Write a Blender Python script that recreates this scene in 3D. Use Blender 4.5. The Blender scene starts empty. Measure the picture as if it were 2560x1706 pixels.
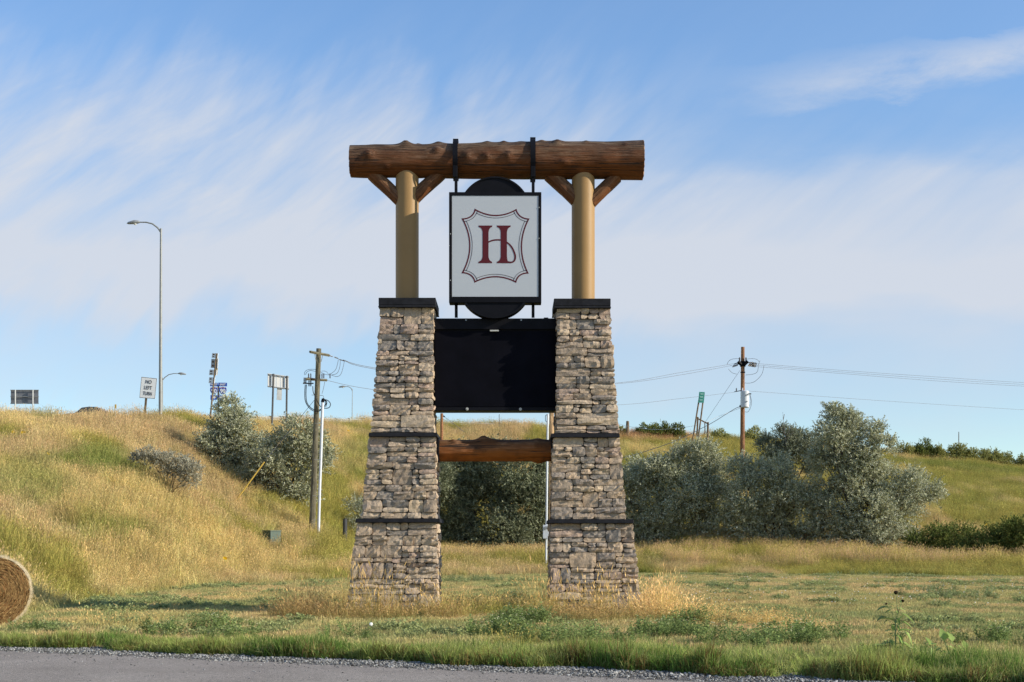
import bpy, bmesh, math, random
import numpy as np
from mathutils import Vector, Matrix
from mathutils.geometry import tessellate_polygon

R = math.radians
rng = np.random.default_rng(7)
random.seed(7)
S = bpy.context.scene
COL = S.collection
F = 3555.0      # focal length in pixels of the 2560 px wide photograph
HY = 1360.0     # row of the horizon
EYE = 1.6

# ------------------------------------------------------------------ camera, sky, sun, exposure
cam = bpy.data.cameras.new('camera')
cam.lens = 36.0 * F / 2560.0
cam.sensor_width = 36.0
cam.shift_y = (HY - 853.0) / 2560.0
cam.clip_start = 0.1
cam.clip_end = 12000
cam.dof.use_dof = True
cam.dof.focus_distance = 31.0
cam.dof.aperture_fstop = 9.0
camo = bpy.data.objects.new('camera', cam)
COL.objects.link(camo)
camo.location = (0, 0, EYE)
camo.rotation_euler = (R(90), 0, 0)
S.camera = camo

SUN_EL = 24.5
SUN_AZ = 104.0      # clockwise from +Y (view direction); 90 is exactly to the right
SUN_STRENGTH = 4.6
SKY_STRENGTH = 0.15
S.view_settings.view_transform = 'Standard'
S.view_settings.look = 'None'
S.view_settings.gamma = 1.0
S.view_settings.exposure = 0.45
S.view_settings.use_curve_mapping = False
S.render.engine = 'CYCLES'
S.cycles.max_bounces = 6
S.cycles.transparent_max_bounces = 4

sun = bpy.data.lights.new('sun', 'SUN')
sun.energy = SUN_STRENGTH
sun.angle = R(0.5)
sun.color = (1.0, 0.93, 0.80)
suno = bpy.data.objects.new('sun', sun)
COL.objects.link(suno)
sd = Vector((math.sin(R(SUN_AZ)) * math.cos(R(SUN_EL)), math.cos(R(SUN_AZ)) * math.cos(R(SUN_EL)), math.sin(R(SUN_EL))))
suno.rotation_euler = sd.to_track_quat('Z', 'Y').to_euler()
suno.location = (40, -10, 30)

world = bpy.data.worlds.new('World')
S.world = world
world.use_nodes = True


class NT:
    """small helper to write node trees"""
    def __init__(self, nt):
        self.nt = nt
        nt.nodes.clear()

    def n(self, t, **kw):
        nd = self.nt.nodes.new(t)
        for k, v in kw.items():
            setattr(nd, k, v)
        return nd

    def put(self, sock, v):
        if v is None:
            return
        if isinstance(v, bpy.types.NodeSocket):
            self.nt.links.new(v, sock)
        else:
            if hasattr(sock.default_value, '__len__') and hasattr(v, '__len__') and len(sock.default_value) == 4 and len(v) == 3:
                v = (*v, 1.0)
            sock.default_value = v

    def m(self, op, a, b=None, c=None, clamp=False):
        nd = self.n('ShaderNodeMath', operation=op)
        nd.use_clamp = clamp
        self.put(nd.inputs[0], a)
        if b is not None: self.put(nd.inputs[1], b)
        if c is not None: self.put(nd.inputs[2], c)
        return nd.outputs[0]

    def ramp(self, fac, stops, interp='LINEAR'):
        nd = self.n('ShaderNodeValToRGB')
        cr = nd.color_ramp
        cr.interpolation = interp
        while len(cr.elements) > 1:
            cr.elements.remove(cr.elements[-1])
        for i, (p, c) in enumerate(stops):
            e = cr.elements[0] if i == 0 else cr.elements.new(p)
            e.position = p
            if not hasattr(c, '__len__'): c = (c, c, c)
            e.color = (*c, 1.0)
        self.put(nd.inputs[0], fac)
        return nd.outputs[0]

    def mix(self, fac, a, b, blend='MIX'):
        nd = self.n('ShaderNodeMix', data_type='RGBA', blend_type=blend)
        self.put(nd.inputs[0], fac)
        self.put(nd.inputs[6], a)
        self.put(nd.inputs[7], b)
        return nd.outputs[2]

    def noise(self, vec, scale=5, detail=2, rough=0.5, dist=0.0, color=False):
        nd = self.n('ShaderNodeTexNoise')
        self.put(nd.inputs['Vector'], vec)
        self.put(nd.inputs['Scale'], scale)
        self.put(nd.inputs['Detail'], detail)
        self.put(nd.inputs['Roughness'], rough)
        self.put(nd.inputs['Distortion'], dist)
        return nd.outputs[1] if color else nd.outputs[0]

    def mapping(self, vec, scale=(1, 1, 1), rot=(0, 0, 0), loc=(0, 0, 0)):
        nd = self.n('ShaderNodeMapping')
        self.put(nd.inputs['Vector'], vec)
        nd.inputs['Scale'].default_value = scale
        nd.inputs['Rotation'].default_value = rot
        nd.inputs['Location'].default_value = loc
        return nd.outputs[0]

    def comb(self, x, y, z=0.0):
        nd = self.n('ShaderNodeCombineXYZ')
        self.put(nd.inputs[0], x); self.put(nd.inputs[1], y); self.put(nd.inputs[2], z)
        return nd.outputs[0]


def build_world():
    t = NT(world.node_tree)
    tc = t.n('ShaderNodeTexCoord')
    sky = t.n('ShaderNodeTexSky')
    sky.sky_type = 'NISHITA'
    sky.sun_disc = False
    sky.sun_elevation = R(SUN_EL)
    sky.sun_rotation = R(SUN_AZ)
    sky.altitude = 1200
    sky.air_density = 1.0
    sky.dust_density = 0.6
    sky.ozone_density = 1.6
    sep = t.n('ShaderNodeSeparateXYZ')
    t.put(sep.inputs[0], tc.outputs['Generated'])
    x, y, z = sep.outputs
    az = t.m('MULTIPLY', t.m('ARCTAN2', x, y), 57.2958)          # degrees right of +Y
    el = t.m('MULTIPLY', t.m('ARCSINE', z), 57.2958)             # degrees above the horizon
    # wisps: feathery streaks that climb to the right
    p = t.comb(t.m('MULTIPLY', az, 0.1), t.m('MULTIPLY', el, 0.1))
    warp = t.noise(t.mapping(p, (1.3, 1.9, 1)), 1.0, 2, 0.5)
    w = t.m('SUBTRACT', warp, 0.5)
    ps = t.comb(t.m('ADD', t.m('MULTIPLY', az, 0.1), t.m('MULTIPLY', w, 0.30)), t.m('ADD', t.m('MULTIPLY', el, 0.1), t.m('MULTIPLY', w, 0.35)))
    streak = t.noise(t.mapping(t.mapping(ps, rot=(0, 0, R(-34))), (1.1, 6.0, 1)), 1.0, 6, 0.6, 0.15)
    broad = t.noise(t.mapping(p, (0.9, 2.6, 1), loc=(3.1, 1.7, 0)), 1.0, 3, 0.5)
    fine = t.noise(t.mapping(p, (2.2, 7.0, 1), loc=(7.3, 0.4, 0)), 1.0, 6, 0.65, 0.2)
    tuftn = t.noise(t.mapping(t.mapping(ps, rot=(0, 0, R(-58))), (1.3, 7.0, 1), loc=(1.0, 5.0, 0)), 1.0, 5, 0.55, 0.2)
    hump = t.noise(t.mapping(p, (2.6, 0.4, 1), loc=(2.2, 0, 0)), 1.0, 2, 0.5)
    elw = t.m('ADD', el, t.m('MULTIPLY', t.m('SUBTRACT', tuftn, 0.5), -4.2))
    elw = t.m('ADD', elw, t.m('MULTIPLY', t.m('SUBTRACT', hump, 0.5), -3.4))
    elw = t.m('ADD', elw, t.m('MULTIPLY', t.m('SUBTRACT', broad, 0.5), 2.0))
    e1 = t.m('DIVIDE', elw, 40.0)
    def st(lst): return [(e / 40.0, v) for e, v in lst]
    left = t.ramp(e1, st([(0, .06), (3.5, .10), (6.2, .55), (7.6, .35), (9.2, .85), (12.2, 1.1), (14.0, .85), (15.6, 1.0), (17.6, .42), (19.2, .02), (25, .02), (31, .08), (40, .05)]), 'B_SPLINE')
    elr = t.m('ADD', el, t.m('MULTIPLY', t.m('SUBTRACT', broad, 0.5), 3.0))
    elr = t.m('ADD', elr, t.m('MULTIPLY', t.m('SUBTRACT', fine, 0.5), 1.2))
    e2 = t.m('DIVIDE', elr, 40.0)
    right = t.ramp(e2, st([(0, .05), (3.5, .08), (6.3, .62), (8.2, .55), (9.6, 1.0), (12.6, 1.2), (14.4, 1.0), (15.4, .3), (17.0, .10), (20, .08), (25, .05), (31, .08), (40, .05)]), 'B_SPLINE')
    side = t.m('DIVIDE', t.m('ADD', az, -2.0), 7.0)
    side = t.m('SMOOTH_MIN', t.m('SMOOTH_MAX', side, 0.0, 0.3), 1.0, 0.3, clamp=True)
    cov = t.mix(side, left, right)
    bw = t.n('ShaderNodeRGBToBW'); t.put(bw.inputs[0], cov)
    cov = bw.outputs[0]
    # a long thin streak low on the right at about 18 degrees
    d1 = t.m('SUBTRACT', el, t.m('ADD', t.m('MULTIPLY', az, 0.05), 17.0))
    d1 = t.m('ADD', d1, t.m('MULTIPLY', t.m('SUBTRACT', fine, 0.5), 1.6))
    band = t.m('SUBTRACT', 1.0, t.m('MULTIPLY', t.m('MULTIPLY', d1, d1), 0.9), clamp=True)
    bx = t.m('MULTIPLY', t.m('SUBTRACT', az, 7.0), 0.12, clamp=True)
    band = t.m('MULTIPLY', t.m('MULTIPLY', band, bx), t.m('MULTIPLY', t.m('SUBTRACT', fine, 0.25, clamp=True), 1.9))
    tex = t.m('ADD', 0.64, t.m('MULTIPLY', t.m('SUBTRACT', streak, 0.45), t.m('SUBTRACT', 2.0, t.m('MULTIPLY', side, 1.1))))
    tex = t.m('MAXIMUM', tex, 0.12)
    # the streaks fade inside the smooth low veil
    veil = t.m('MULTIPLY', t.m('SUBTRACT', 14.0, el), 0.35, clamp=True)
    tex = t.m('ADD', t.m('MULTIPLY', tex, t.m('SUBTRACT', 1.0, t.m('MULTIPLY', veil, 0.75))), t.m('MULTIPLY', veil, t.m('ADD', 0.45, t.m('MULTIPLY', broad, 0.85))))
    mask = t.m('MULTIPLY', cov, tex)
    mask = t.m('ADD', mask, band, clamp=True)
    mask = t.m('MULTIPLY', mask, t.m('MULTIPLY', t.m('ADD', el, 1.0), 0.5, clamp=True))
    # trim of the clear sky: a little more blue, as a polarised late-summer sky
    hs = t.n('ShaderNodeHueSaturation')
    hs.inputs['Saturation'].default_value = 1.08
    hs.inputs['Hue'].default_value = 0.507
    hs.inputs['Value'].default_value = 1.0
    t.put(hs.inputs['Color'], sky.outputs[0])
    base = t.mix(1.0, hs.outputs[0], t.ramp(t.m('DIVIDE', el, 30.0, clamp=True), [(0.0, (.80, .89, .86)), (.2, (.69, .83, .86)), (.4, (.68, .86, .90)), (.6, (.90, 1.04, 1.05)), (1.0, (1.03, 1.15, 1.15))]), 'MULTIPLY')
    cloud = (3.3, 3.48, 3.85)
    out = t.mix(t.m('MULTIPLY', mask, 0.92), base, cloud)
    bg = t.n('ShaderNodeBackground')
    t.put(bg.inputs[0], out)
    bg.inputs[1].default_value = SKY_STRENGTH
    o = t.n('ShaderNodeOutputWorld')
    t.nt.links.new(bg.outputs[0], o.inputs[0])


build_world()

# ------------------------------------------------------------------ numpy noise
def _hash(ix, iy, seed):
    h = (ix.astype(np.int64) * 374761393 + iy.astype(np.int64) * 668265263 + seed * 1442695041) & 0xffffffff
    h = ((h ^ (h >> 13)) * 1274126177) & 0xffffffff
    return ((h ^ (h >> 16)) & 0xffff) / 65535.0


def vnoise(x, y, seed=0):
    x = np.asarray(x, float); y = np.asarray(y, float)
    ix = np.floor(x); iy = np.floor(y)
    fx = x - ix; fy = y - iy
    fx = fx * fx * (3 - 2 * fx); fy = fy * fy * (3 - 2 * fy)
    ix = ix.astype(np.int64); iy = iy.astype(np.int64)
    a = _hash(ix, iy, seed); b = _hash(ix + 1, iy, seed); c = _hash(ix, iy + 1, seed); d = _hash(ix + 1, iy + 1, seed)
    return (a * (1 - fx) + b * fx) * (1 - fy) + (c * (1 - fx) + d * fx) * fy


def fbm(x, y, seed=0, oct=4):
    v = 0; a = 0.5; s = 0
    for i in range(oct):
        v = v + a * vnoise(np.asarray(x) * 2 ** i, np.asarray(y) * 2 ** i, seed + i * 17)
        s += a; a *= 0.5
    return v / s


def sstep(a, b, x):
    t = np.clip((np.asarray(x, float) - a) / (b - a), 0, 1)
    return t * t * (3 - 2 * t)


# ------------------------------------------------------------------ terrain
def zray(py, d): return EYE + (HY - py) * d / F


_cols = [  # azimuth (as px), foot depth, mid depth, mid row, crest depth, crest row
    (-400, 27, 46, 1275, 70, 1062), (0, 30, 50, 1262, 75, 1060), (200, 39, 55, 1272, 82, 1058), (400, 47, 62, 1292, 92, 1060),
    (600, 57, 72, 1335, 105, 1063), (800, 62, 78, 1345, 115, 1065), (1000, 66, 88, 1372, 125, 1070), (1250, 72, 95, 1385, 132, 1074),
    (1500, 75, 92, 1384, 138, 1092), (1800, 74, 88, 1394, 142, 1102), (2100, 72, 86, 1398, 146, 1128), (2350, 70, 84, 1404, 150, 1152),
    (2560, 68, 82, 1410, 152, 1172), (3000, 66, 80, 1418, 154, 1208)]
_c = np.array(_cols, float)


def gz(X, Y):
    X = np.asarray(X, float); Y = np.asarray(Y, float)
    Ys = np.maximum(Y, 5.0)
    px = np.clip(1280 + F * X / Ys, -400, 3000)
    d1 = np.interp(px, _c[:, 0], _c[:, 1]); d2 = np.interp(px, _c[:, 0], _c[:, 2]); d3 = np.interp(px, _c[:, 0], _c[:, 4])
    z2 = zray(np.interp(px, _c[:, 0], _c[:, 3]), d2); z3 = zray(np.interp(px, _c[:, 0], _c[:, 5]), d3)
    t = np.clip((Ys - d1) / (d2 - d1), 0, 1)
    za = z2 * t ** 1.7
    s = (z3 - z2) / (d3 - d2)
    zb = z2 + s * (Ys - d2)
    zc = z3 + np.clip(Ys - d3, -200, 35) * 0.05 - np.maximum(Ys - d3 - 60, 0) * 0.01
    k = 0.7
    hh = np.clip(0.5 + 0.5 * (zc - zb) / k, 0, 1)
    zm = zc * (1 - hh) + zb * hh - k * hh * (1 - hh)
    z = np.where(Ys < d2, za, zm)
    amp = np.clip((Ys - d1) / 12, 0, 1)
    z = z + amp * (fbm(X / 7, Ys / 7, 3, 3) - 0.5) * 0.7 + amp * (fbm(X / 1.9, Ys / 1.9, 5, 2) - 0.5) * 0.22
    z = z + sstep(24, 34, Ys) * (fbm(X / 5, Ys / 5, 9, 3) - 0.5) * 0.08
    return z


def P(px, py, d): return Vector(((px - 1280) / F * d, d, zray(py, d)))


def ghit(px, py, dmin=20.0, dmax=170.0):
    """point of the ground seen at that pixel of the photograph"""
    d = np.linspace(dmin, dmax, 3000)
    g = gz((px - 1280) / F * d, d)
    r = zray(py, d)
    i = np.nonzero(r <= g)[0]
    dd = d[i[0]] if len(i) else dmax
    X = (px - 1280) / F * dd
    return Vector((X, dd, float(gz(X, dd))))


def edgeY(X): return 22.5 - 0.475 * (np.asarray(X, float) + 8.1)      # foot of the verge


# ------------------------------------------------------------------ materials
def mat(name, rough=0.7, spec=0.4):
    m = bpy.data.materials.new(name)
    m.use_nodes = True
    t = NT(m.node_tree)
    b = t.n('ShaderNodeBsdfPrincipled')
    o = t.n('ShaderNodeOutputMaterial')
    t.nt.links.new(b.outputs[0], o.inputs[0])
    b.inputs['Roughness'].default_value = rough
    b.inputs['Specular IOR Level'].default_value = spec
    return m, t, b


def bump(t, b, h, strength=0.5, dist=0.02):
    bp = t.n('ShaderNodeBump')
    bp.inputs['Strength'].default_value = strength
    bp.inputs['Distance'].default_value = dist
    t.put(bp.inputs['Height'], h)
    t.nt.links.new(bp.outputs[0], b.inputs['Normal'])


def simple(name, col, rough=0.6, spec=0.4, metal=0.0, var=0.25, scale=6.0, bmp=0.0):
    m, t, b = mat(name, rough, spec)
    tc = t.n('ShaderNodeTexCoord')
    n = t.noise(tc.outputs['Object'], scale, 4, 0.6)
    lo = tuple(c * (1 - var) for c in col); hi = tuple(min(1, c * (1 + var)) for c in col)
    t.put(b.inputs['Base Color'], t.ramp(n, [(0.3, lo), (0.7, hi)]))
    b.inputs['Metallic'].default_value = metal
    if bmp: bump(t, b, t.noise(tc.outputs['Object'], scale * 8, 3), bmp, 0.01)
    return m


def m_wood(name, top, low, grain=1.0, crack=0.85):
    """grain runs along object X; attribute 'top' says how weathered"""
    m, t, b = mat(name, 0.6, 0.22)
    tc = t.n('ShaderNodeTexCoord')
    at = t.n('ShaderNodeAttribute'); at.attribute_name = 'top'
    v = tc.outputs['Object']
    n1 = t.noise(t.mapping(v, (0.9, 9, 9)), 1.4 * grain, 5, 0.65, 0.6)
    n2 = t.noise(t.mapping(v, (0.22, 9, 9)), 2.6 * grain, 3, 0.6, 0.25)
    big = t.noise(v, 1.6, 3, 0.6)
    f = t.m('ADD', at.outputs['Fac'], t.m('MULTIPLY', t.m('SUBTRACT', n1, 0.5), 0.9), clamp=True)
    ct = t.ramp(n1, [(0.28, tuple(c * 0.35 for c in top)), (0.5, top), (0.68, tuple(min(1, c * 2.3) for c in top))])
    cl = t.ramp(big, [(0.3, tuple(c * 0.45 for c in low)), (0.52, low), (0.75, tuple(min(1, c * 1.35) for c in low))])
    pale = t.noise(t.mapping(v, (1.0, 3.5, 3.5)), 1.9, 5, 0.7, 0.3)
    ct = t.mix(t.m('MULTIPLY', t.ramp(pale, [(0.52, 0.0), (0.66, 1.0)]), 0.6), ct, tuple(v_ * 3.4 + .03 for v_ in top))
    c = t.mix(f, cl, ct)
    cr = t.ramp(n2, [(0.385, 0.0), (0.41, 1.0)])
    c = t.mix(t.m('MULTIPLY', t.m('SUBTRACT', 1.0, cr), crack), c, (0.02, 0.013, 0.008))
    kn = t.n('ShaderNodeAttribute'); kn.attribute_name = 'knot'
    c = t.mix(t.m('MULTIPLY', kn.outputs['Fac'], 0.75, clamp=True), c, tuple(v_ * 0.22 for v_ in low))
    t.put(b.inputs['Base Color'], c)
    bump(t, b, t.m('ADD', n1, t.m('MULTIPLY', n2, 0.7)), 0.9, 0.04)
    return m


def m_stone():
    m, t, b = mat('ledge_stone', 0.85, 0.25)
    tc = t.n('ShaderNodeTexCoord')
    oi = t.n('ShaderNodeObjectInfo')
    at = t.n('ShaderNodeAttribute'); at.attribute_name = 'rnd'
    r = t.m('FRACT', t.m('ADD', oi.outputs['Random'], at.outputs['Fac']))
    base = t.ramp(r, [(0.0, (.46, .36, .265)), (.14, (.36, .285, .215)), (.3, (.47, .36, .255)), (.45, (.31, .26, .215)),
                      (.58, (.48, .385, .285)), (.7, (.40, .30, .235)), (.82, (.28, .245, .21)), (.92, (.52, .41, .29)), (1, (.32, .235, .19))], 'CONSTANT')
    v = tc.outputs['Object']
    n = t.noise(v, 11, 6, 0.7, 0.3)
    c = t.mix(0.85, base, t.ramp(n, [(0.25, (.52, .50, .50)), (0.5, (.97, .94, .9)), (0.75, (1.3, 1.22, 1.1))]), 'MULTIPLY')
    rust = t.noise(v, 4.5, 3, 0.6)
    c = t.mix(t.ramp(rust, [(0.55, 0.0), (0.75, 0.38)]), c, (.36, .24, .15))
    t.put(b.inputs['Base Color'], c)
    n2 = t.noise(t.mapping(v, (1, 1, 2.2)), 26, 5, 0.7)
    n3 = t.noise(v, 7, 3, 0.6, 0.6)
    bump(t, b, t.m('ADD', t.m('MULTIPLY', n2, 0.5), n3), 1.0, 0.032)
    return m


def m_asphalt():
    m, t, b = mat('asphalt', 0.92, 0.1)
    tc = t.n('ShaderNodeTexCoord')
    v = tc.outputs['Object']
    fine = t.noise(v, 95, 3, 0.75)
    grit = t.noise(v, 22, 4, 0.8)
    big = t.noise(v, 0.8, 4, 0.6)
    c = t.ramp(fine, [(0.30, (.07, .067, .066)), (0.48, (.26, .232, .206)), (0.60, (.37, .33, .29)), (0.72, (.60, .56, .50))])
    c = t.mix(0.7, c, t.ramp(grit, [(0.3, .5), (0.5, 1.0), (0.7, 1.4)]), 'MULTIPLY')
    c = t.mix(1.0, c, t.ramp(big, [(0.3, (.86, .84, .82)), (0.7, (1.12, 1.1, 1.08))]), 'MULTIPLY')
    t.put(b.inputs['Base Color'], c)
    bump(t, b, t.m('ADD', fine, grit), 0.9, 0.012)
    return m


def m_attr(name, rough=0.9, bscale=20, bstr=0.6, bdist=0.03, mul=1.0):
    """base colour from the mesh's own colour attribute with noise over it"""
    m, t, b = mat(name, rough, 0.15)
    tc = t.n('ShaderNodeTexCoord')
    at = t.n('ShaderNodeAttribute'); at.attribute_name = 'Col'
    n = t.noise(tc.outputs['Object'], bscale, 4, 0.7)
    n0 = t.noise(tc.outputs['Object'], 1.3, 4, 0.65)
    c = t.mix(0.8, at.outputs['Color'], t.ramp(n, [(0.3, .55 * mul), (0.7, 1.4 * mul)]), 'MULTIPLY')
    c = t.mix(0.6, c, t.ramp(n0, [(0.3, (.8, .85, .8)), (0.7, (1.2, 1.15, 1.1))]), 'MULTIPLY')
    t.put(b.inputs['Base Color'], c)
    bump(t, b, n, bstr, bdist)
    return m


def m_leaf(name, tint_attr=True, transl=0.35, mult=(1, 1, 1), spec=0.0):
    """blades and leaves: colour attribute times the tint of the clump, thin and a little see-through"""
    m = bpy.data.materials.new(name)
    m.use_nodes = True
    t = NT(m.node_tree)
    at = t.n('ShaderNodeAttribute'); at.attribute_name = 'Col'
    c = at.outputs['Color']
    if tint_attr:
        it = t.n('ShaderNodeAttribute'); it.attribute_name = 'tint'; it.attribute_type = 'INSTANCER'
        c = t.mix(1.0, c, it.outputs['Color'], 'MULTIPLY')
    c = t.mix(1.0, c, mult, 'MULTIPLY')
    d = t.n('ShaderNodeBsdfDiffuse'); t.put(d.inputs[0], c)
    tr = t.n('ShaderNodeBsdfTranslucent'); t.put(tr.inputs[0], c)
    mx = t.n('ShaderNodeMixShader'); mx.inputs[0].default_value = transl
    t.nt.links.new(d.outputs[0], mx.inputs[1]); t.nt.links.new(tr.outputs[0], mx.inputs[2])
    last = mx.outputs[0]
    if spec:
        g = t.n('ShaderNodeBsdfGlossy'); g.inputs['Roughness'].default_value = 0.45
        m2 = t.n('ShaderNodeMixShader'); m2.inputs[0].default_value = spec
        t.nt.links.new(last, m2.inputs[1]); t.nt.links.new(g.outputs[0], m2.inputs[2])
        last = m2.outputs[0]
    o = t.n('ShaderNodeOutputMaterial')
    t.nt.links.new(last, o.inputs[0])
    return m


M = {}
M['stone'] = m_stone()
M['mortar'] = simple('dark_mortar', (.07, .06, .05), 0.95, 0.1, scale=20, bmp=0.4)
M['black'] = simple('black_painted_metal', (.0055, .0055, .008), 0.6, 0.12, var=0.3, scale=3)
M['black_matte'] = simple('black_screen_face', (.004, .004, .007), 0.8, 0.06, var=0.3, scale=2)
M['cap'] = simple('black_concrete_cap', (.014, .014, .017), 0.8, 0.2, var=0.45, scale=7, bmp=0.3)
M['tan'] = simple('tan_painted_steel', (.315, .185, .068), 0.5, 0.3, var=0.05, scale=2)
M['white'] = simple('white_acrylic', (.49, .505, .52), 0.35, 0.4, var=0.02, scale=1.5)
M['maroon'] = simple('maroon_vinyl', (.095, .009, .014), 0.5, 0.25, var=0.05)
M['charcoal'] = simple('charcoal_vinyl', (.06, .035, .04), 0.4, 0.4, var=0.05)
M['log'] = m_wood('stained_log', (.075, .049, .029), (.15, .045, .009))
M['rail_log'] = m_wood('stained_rail', (.10, .05, .022), (.29, .085, .012))
M['brace'] = m_wood('stained_brace', (.10, .055, .026), (.17, .055, .014), 1.6)
M['endgrain'] = simple('log_end_grain', (.30, .17, .08), 0.8, 0.2, var=0.5, scale=9)
M['steel'] = simple('galvanised_steel', (.27, .275, .26), 0.5, 0.4, 0.2, 0.12)
M['dull_steel'] = simple('dull_sign_back', (.30, .31, .31), 0.5, 0.4, 0.2, 0.12)
M['bolt'] = simple('grey_bolt', (.45, .44, .40), 0.5, 0.4)
M['sign_white'] = simple('white_sign_sheet', (.78, .78, .76), 0.45, 0.4, var=0.04)
M['sign_black'] = simple('black_sign_paint', (.03, .03, .035), 0.5, 0.3)
M['sign_blue'] = simple('blue_sign_sheet', (.012, .075, .42), 0.45, 0.4, var=0.1)
M['sign_red'] = simple('red_sign_sheet', (.40, .04, .03), 0.45, 0.4, var=0.1)
M['sign_green'] = simple('green_sign_sheet', (.05, .28, .22), 0.45, 0.4, var=0.1)
M['sign_green_text'] = simple('pale_sign_letters', (.30, .55, .48), 0.45, 0.4, var=0.1)
M['sign_yellow'] = simple('yellow_plastic', (.50, .33, .06), 0.6, 0.3, var=0.1)
M['post_wood'] = simple('weathered_post', (.16, .115, .07), 0.85, 0.2, var=0.4, scale=4, bmp=0.4)
M['pole_grey'] = m_wood('weathered_utility_pole', (.155, .135, .085), (.125, .11, .07), 1.3, 0.5)
M['pole_red'] = m_wood('brown_utility_pole', (.26, .12, .05), (.22, .095, .04), 1.3, 0.5)
M['pole_tan'] = m_wood('tan_utility_pole', (.42, .27, .14), (.40, .25, .13), 1.3, 0.4)
M['conduit'] = simple('white_conduit', (.62, .64, .66), 0.4, 0.4, var=0.05)
M['transformer'] = simple('pale_grey_transformer', (.60, .62, .64), 0.4, 0.45, var=0.05)
M['wire'] = simple('weathered_wire', (.13, .13, .14), 0.6, 0.4)
M['wire_black'] = simple('black_cable', (.02, .02, .022), 0.5, 0.3)
M['wire_pale'] = simple('bare_aluminium_wire', (.55, .55, .55), 0.4, 0.5)
M['ceramic'] = simple('dark_insulator', (.06, .045, .04), 0.35, 0.5)
M['bark'] = simple('dark_bark', (.06, .045, .035), 0.9, 0.15, var=0.4, scale=8, bmp=0.6)
M['twig'] = simple('dead_grey_twig', (.16, .14, .12), 0.9, 0.15)
M['box_green'] = simple('green_utility_cabinet', (.085, .115, .09), 0.6, 0.3, var=0.1)
M['rail'] = simple('guardrail_steel', (.34, .33, .30), 0.6, 0.3, 0.1, 0.15)
M['car_paint'] = simple('dark_blue_car_paint', (.03, .04, .06), 0.3, 0.6, var=0.05)
M['glass'] = simple('car_glass', (.02, .025, .03), 0.08, 0.8, var=0.05)
M['rubber'] = simple('black_rubber', (.02, .02, .02), 0.8, 0.2)
M['asphalt'] = m_asphalt()
M['ground'] = m_attr('meadow_soil', 0.95, 9, 0.7, 0.06)
M['gravel_bed'] = m_attr('gravel_bed', 0.95, 60, 1.0, 0.03)
M['pebble'] = m_attr('grey_gravel', 0.9, 60, 0.3, 0.01)
M['hay'] = m_attr('hay', 0.95, 40, 1.0, 0.03)
M['grass'] = m_leaf('grass_blades')
M['foliage'] = m_leaf('leaves', False, 0.25)
M['petal'] = simple('yellow_petals', (.80, .50, .02), 0.7, 0.2, var=0.1)
M['seedhead'] = simple('dark_seed_head', (.035, .02, .012), 0.9, 0.1)
M['fluff'] = simple('white_seed_fluff', (.75, .74, .70), 0.9, 0.1, var=0.1)


# ------------------------------------------------------------------ mesh building
def link(name, me, m=None, parent=None, smooth=False):
    o = bpy.data.objects.new(name, me)
    COL.objects.link(o)
    if m is not None:
        me.materials.append(m)
    if parent is not None:
        o.parent = parent
    if smooth:
        me.polygons.foreach_set('use_smooth', [True] * len(me.polygons))
    return o


def tag(o, label, cat, group=None, kind=None):
    if label: o['label'] = label
    if cat: o['category'] = cat
    if group: o['group'] = group
    if kind: o['kind'] = kind
    return o


def empty(name, loc, label, cat, group=None):
    o = bpy.data.objects.new(name, None)
    COL.objects.link(o)
    o.location = loc
    o.empty_display_size = 0.3
    return tag(o, label, cat, group)


def newmesh(name, V, Fc, attrs=None):
    me = bpy.data.meshes.new(name)
    me.from_pydata([tuple(v) for v in V], [], Fc)
    if attrs:
        for k, (typ, data) in attrs.items():
            a = me.attributes.new(k, typ, 'POINT')
            if typ == 'FLOAT': a.data.foreach_set('value', np.asarray(data, np.float32).ravel())
            elif typ == 'FLOAT_COLOR': a.data.foreach_set('color', np.asarray(data, np.float32).ravel())
    me.update()
    return me


def fastmesh(name, V, tris=None, quads=None, col=None):
    """numpy mesh from vertex array plus triangle and quad index arrays"""
    V = np.asarray(V, np.float32)
    tris = np.zeros((0, 3), np.int32) if tris is None else np.asarray(tris, np.int32)
    quads = np.zeros((0, 4), np.int32) if quads is None else np.asarray(quads, np.int32)
    me = bpy.data.meshes.new(name)
    me.vertices.add(len(V)); me.vertices.foreach_set('co', V.ravel())
    nl = tris.size + quads.size; npoly = len(tris) + len(quads)
    me.loops.add(nl)
    me.loops.foreach_set('vertex_index', np.concatenate([tris.ravel(), quads.ravel()]))
    me.polygons.add(npoly)
    st = np.concatenate([np.arange(len(tris)) * 3, tris.size + np.arange(len(quads)) * 4]).astype(np.int32)
    me.polygons.foreach_set('loop_start', st)
    me.update(calc_edges=True)
    if col is not None:
        a = me.attributes.new('Col', 'FLOAT_COLOR', 'POINT')
        c = np.ones((len(V), 4), np.float32); c[:, :3] = col
        a.data.foreach_set('color', c.ravel())
    return me


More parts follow.
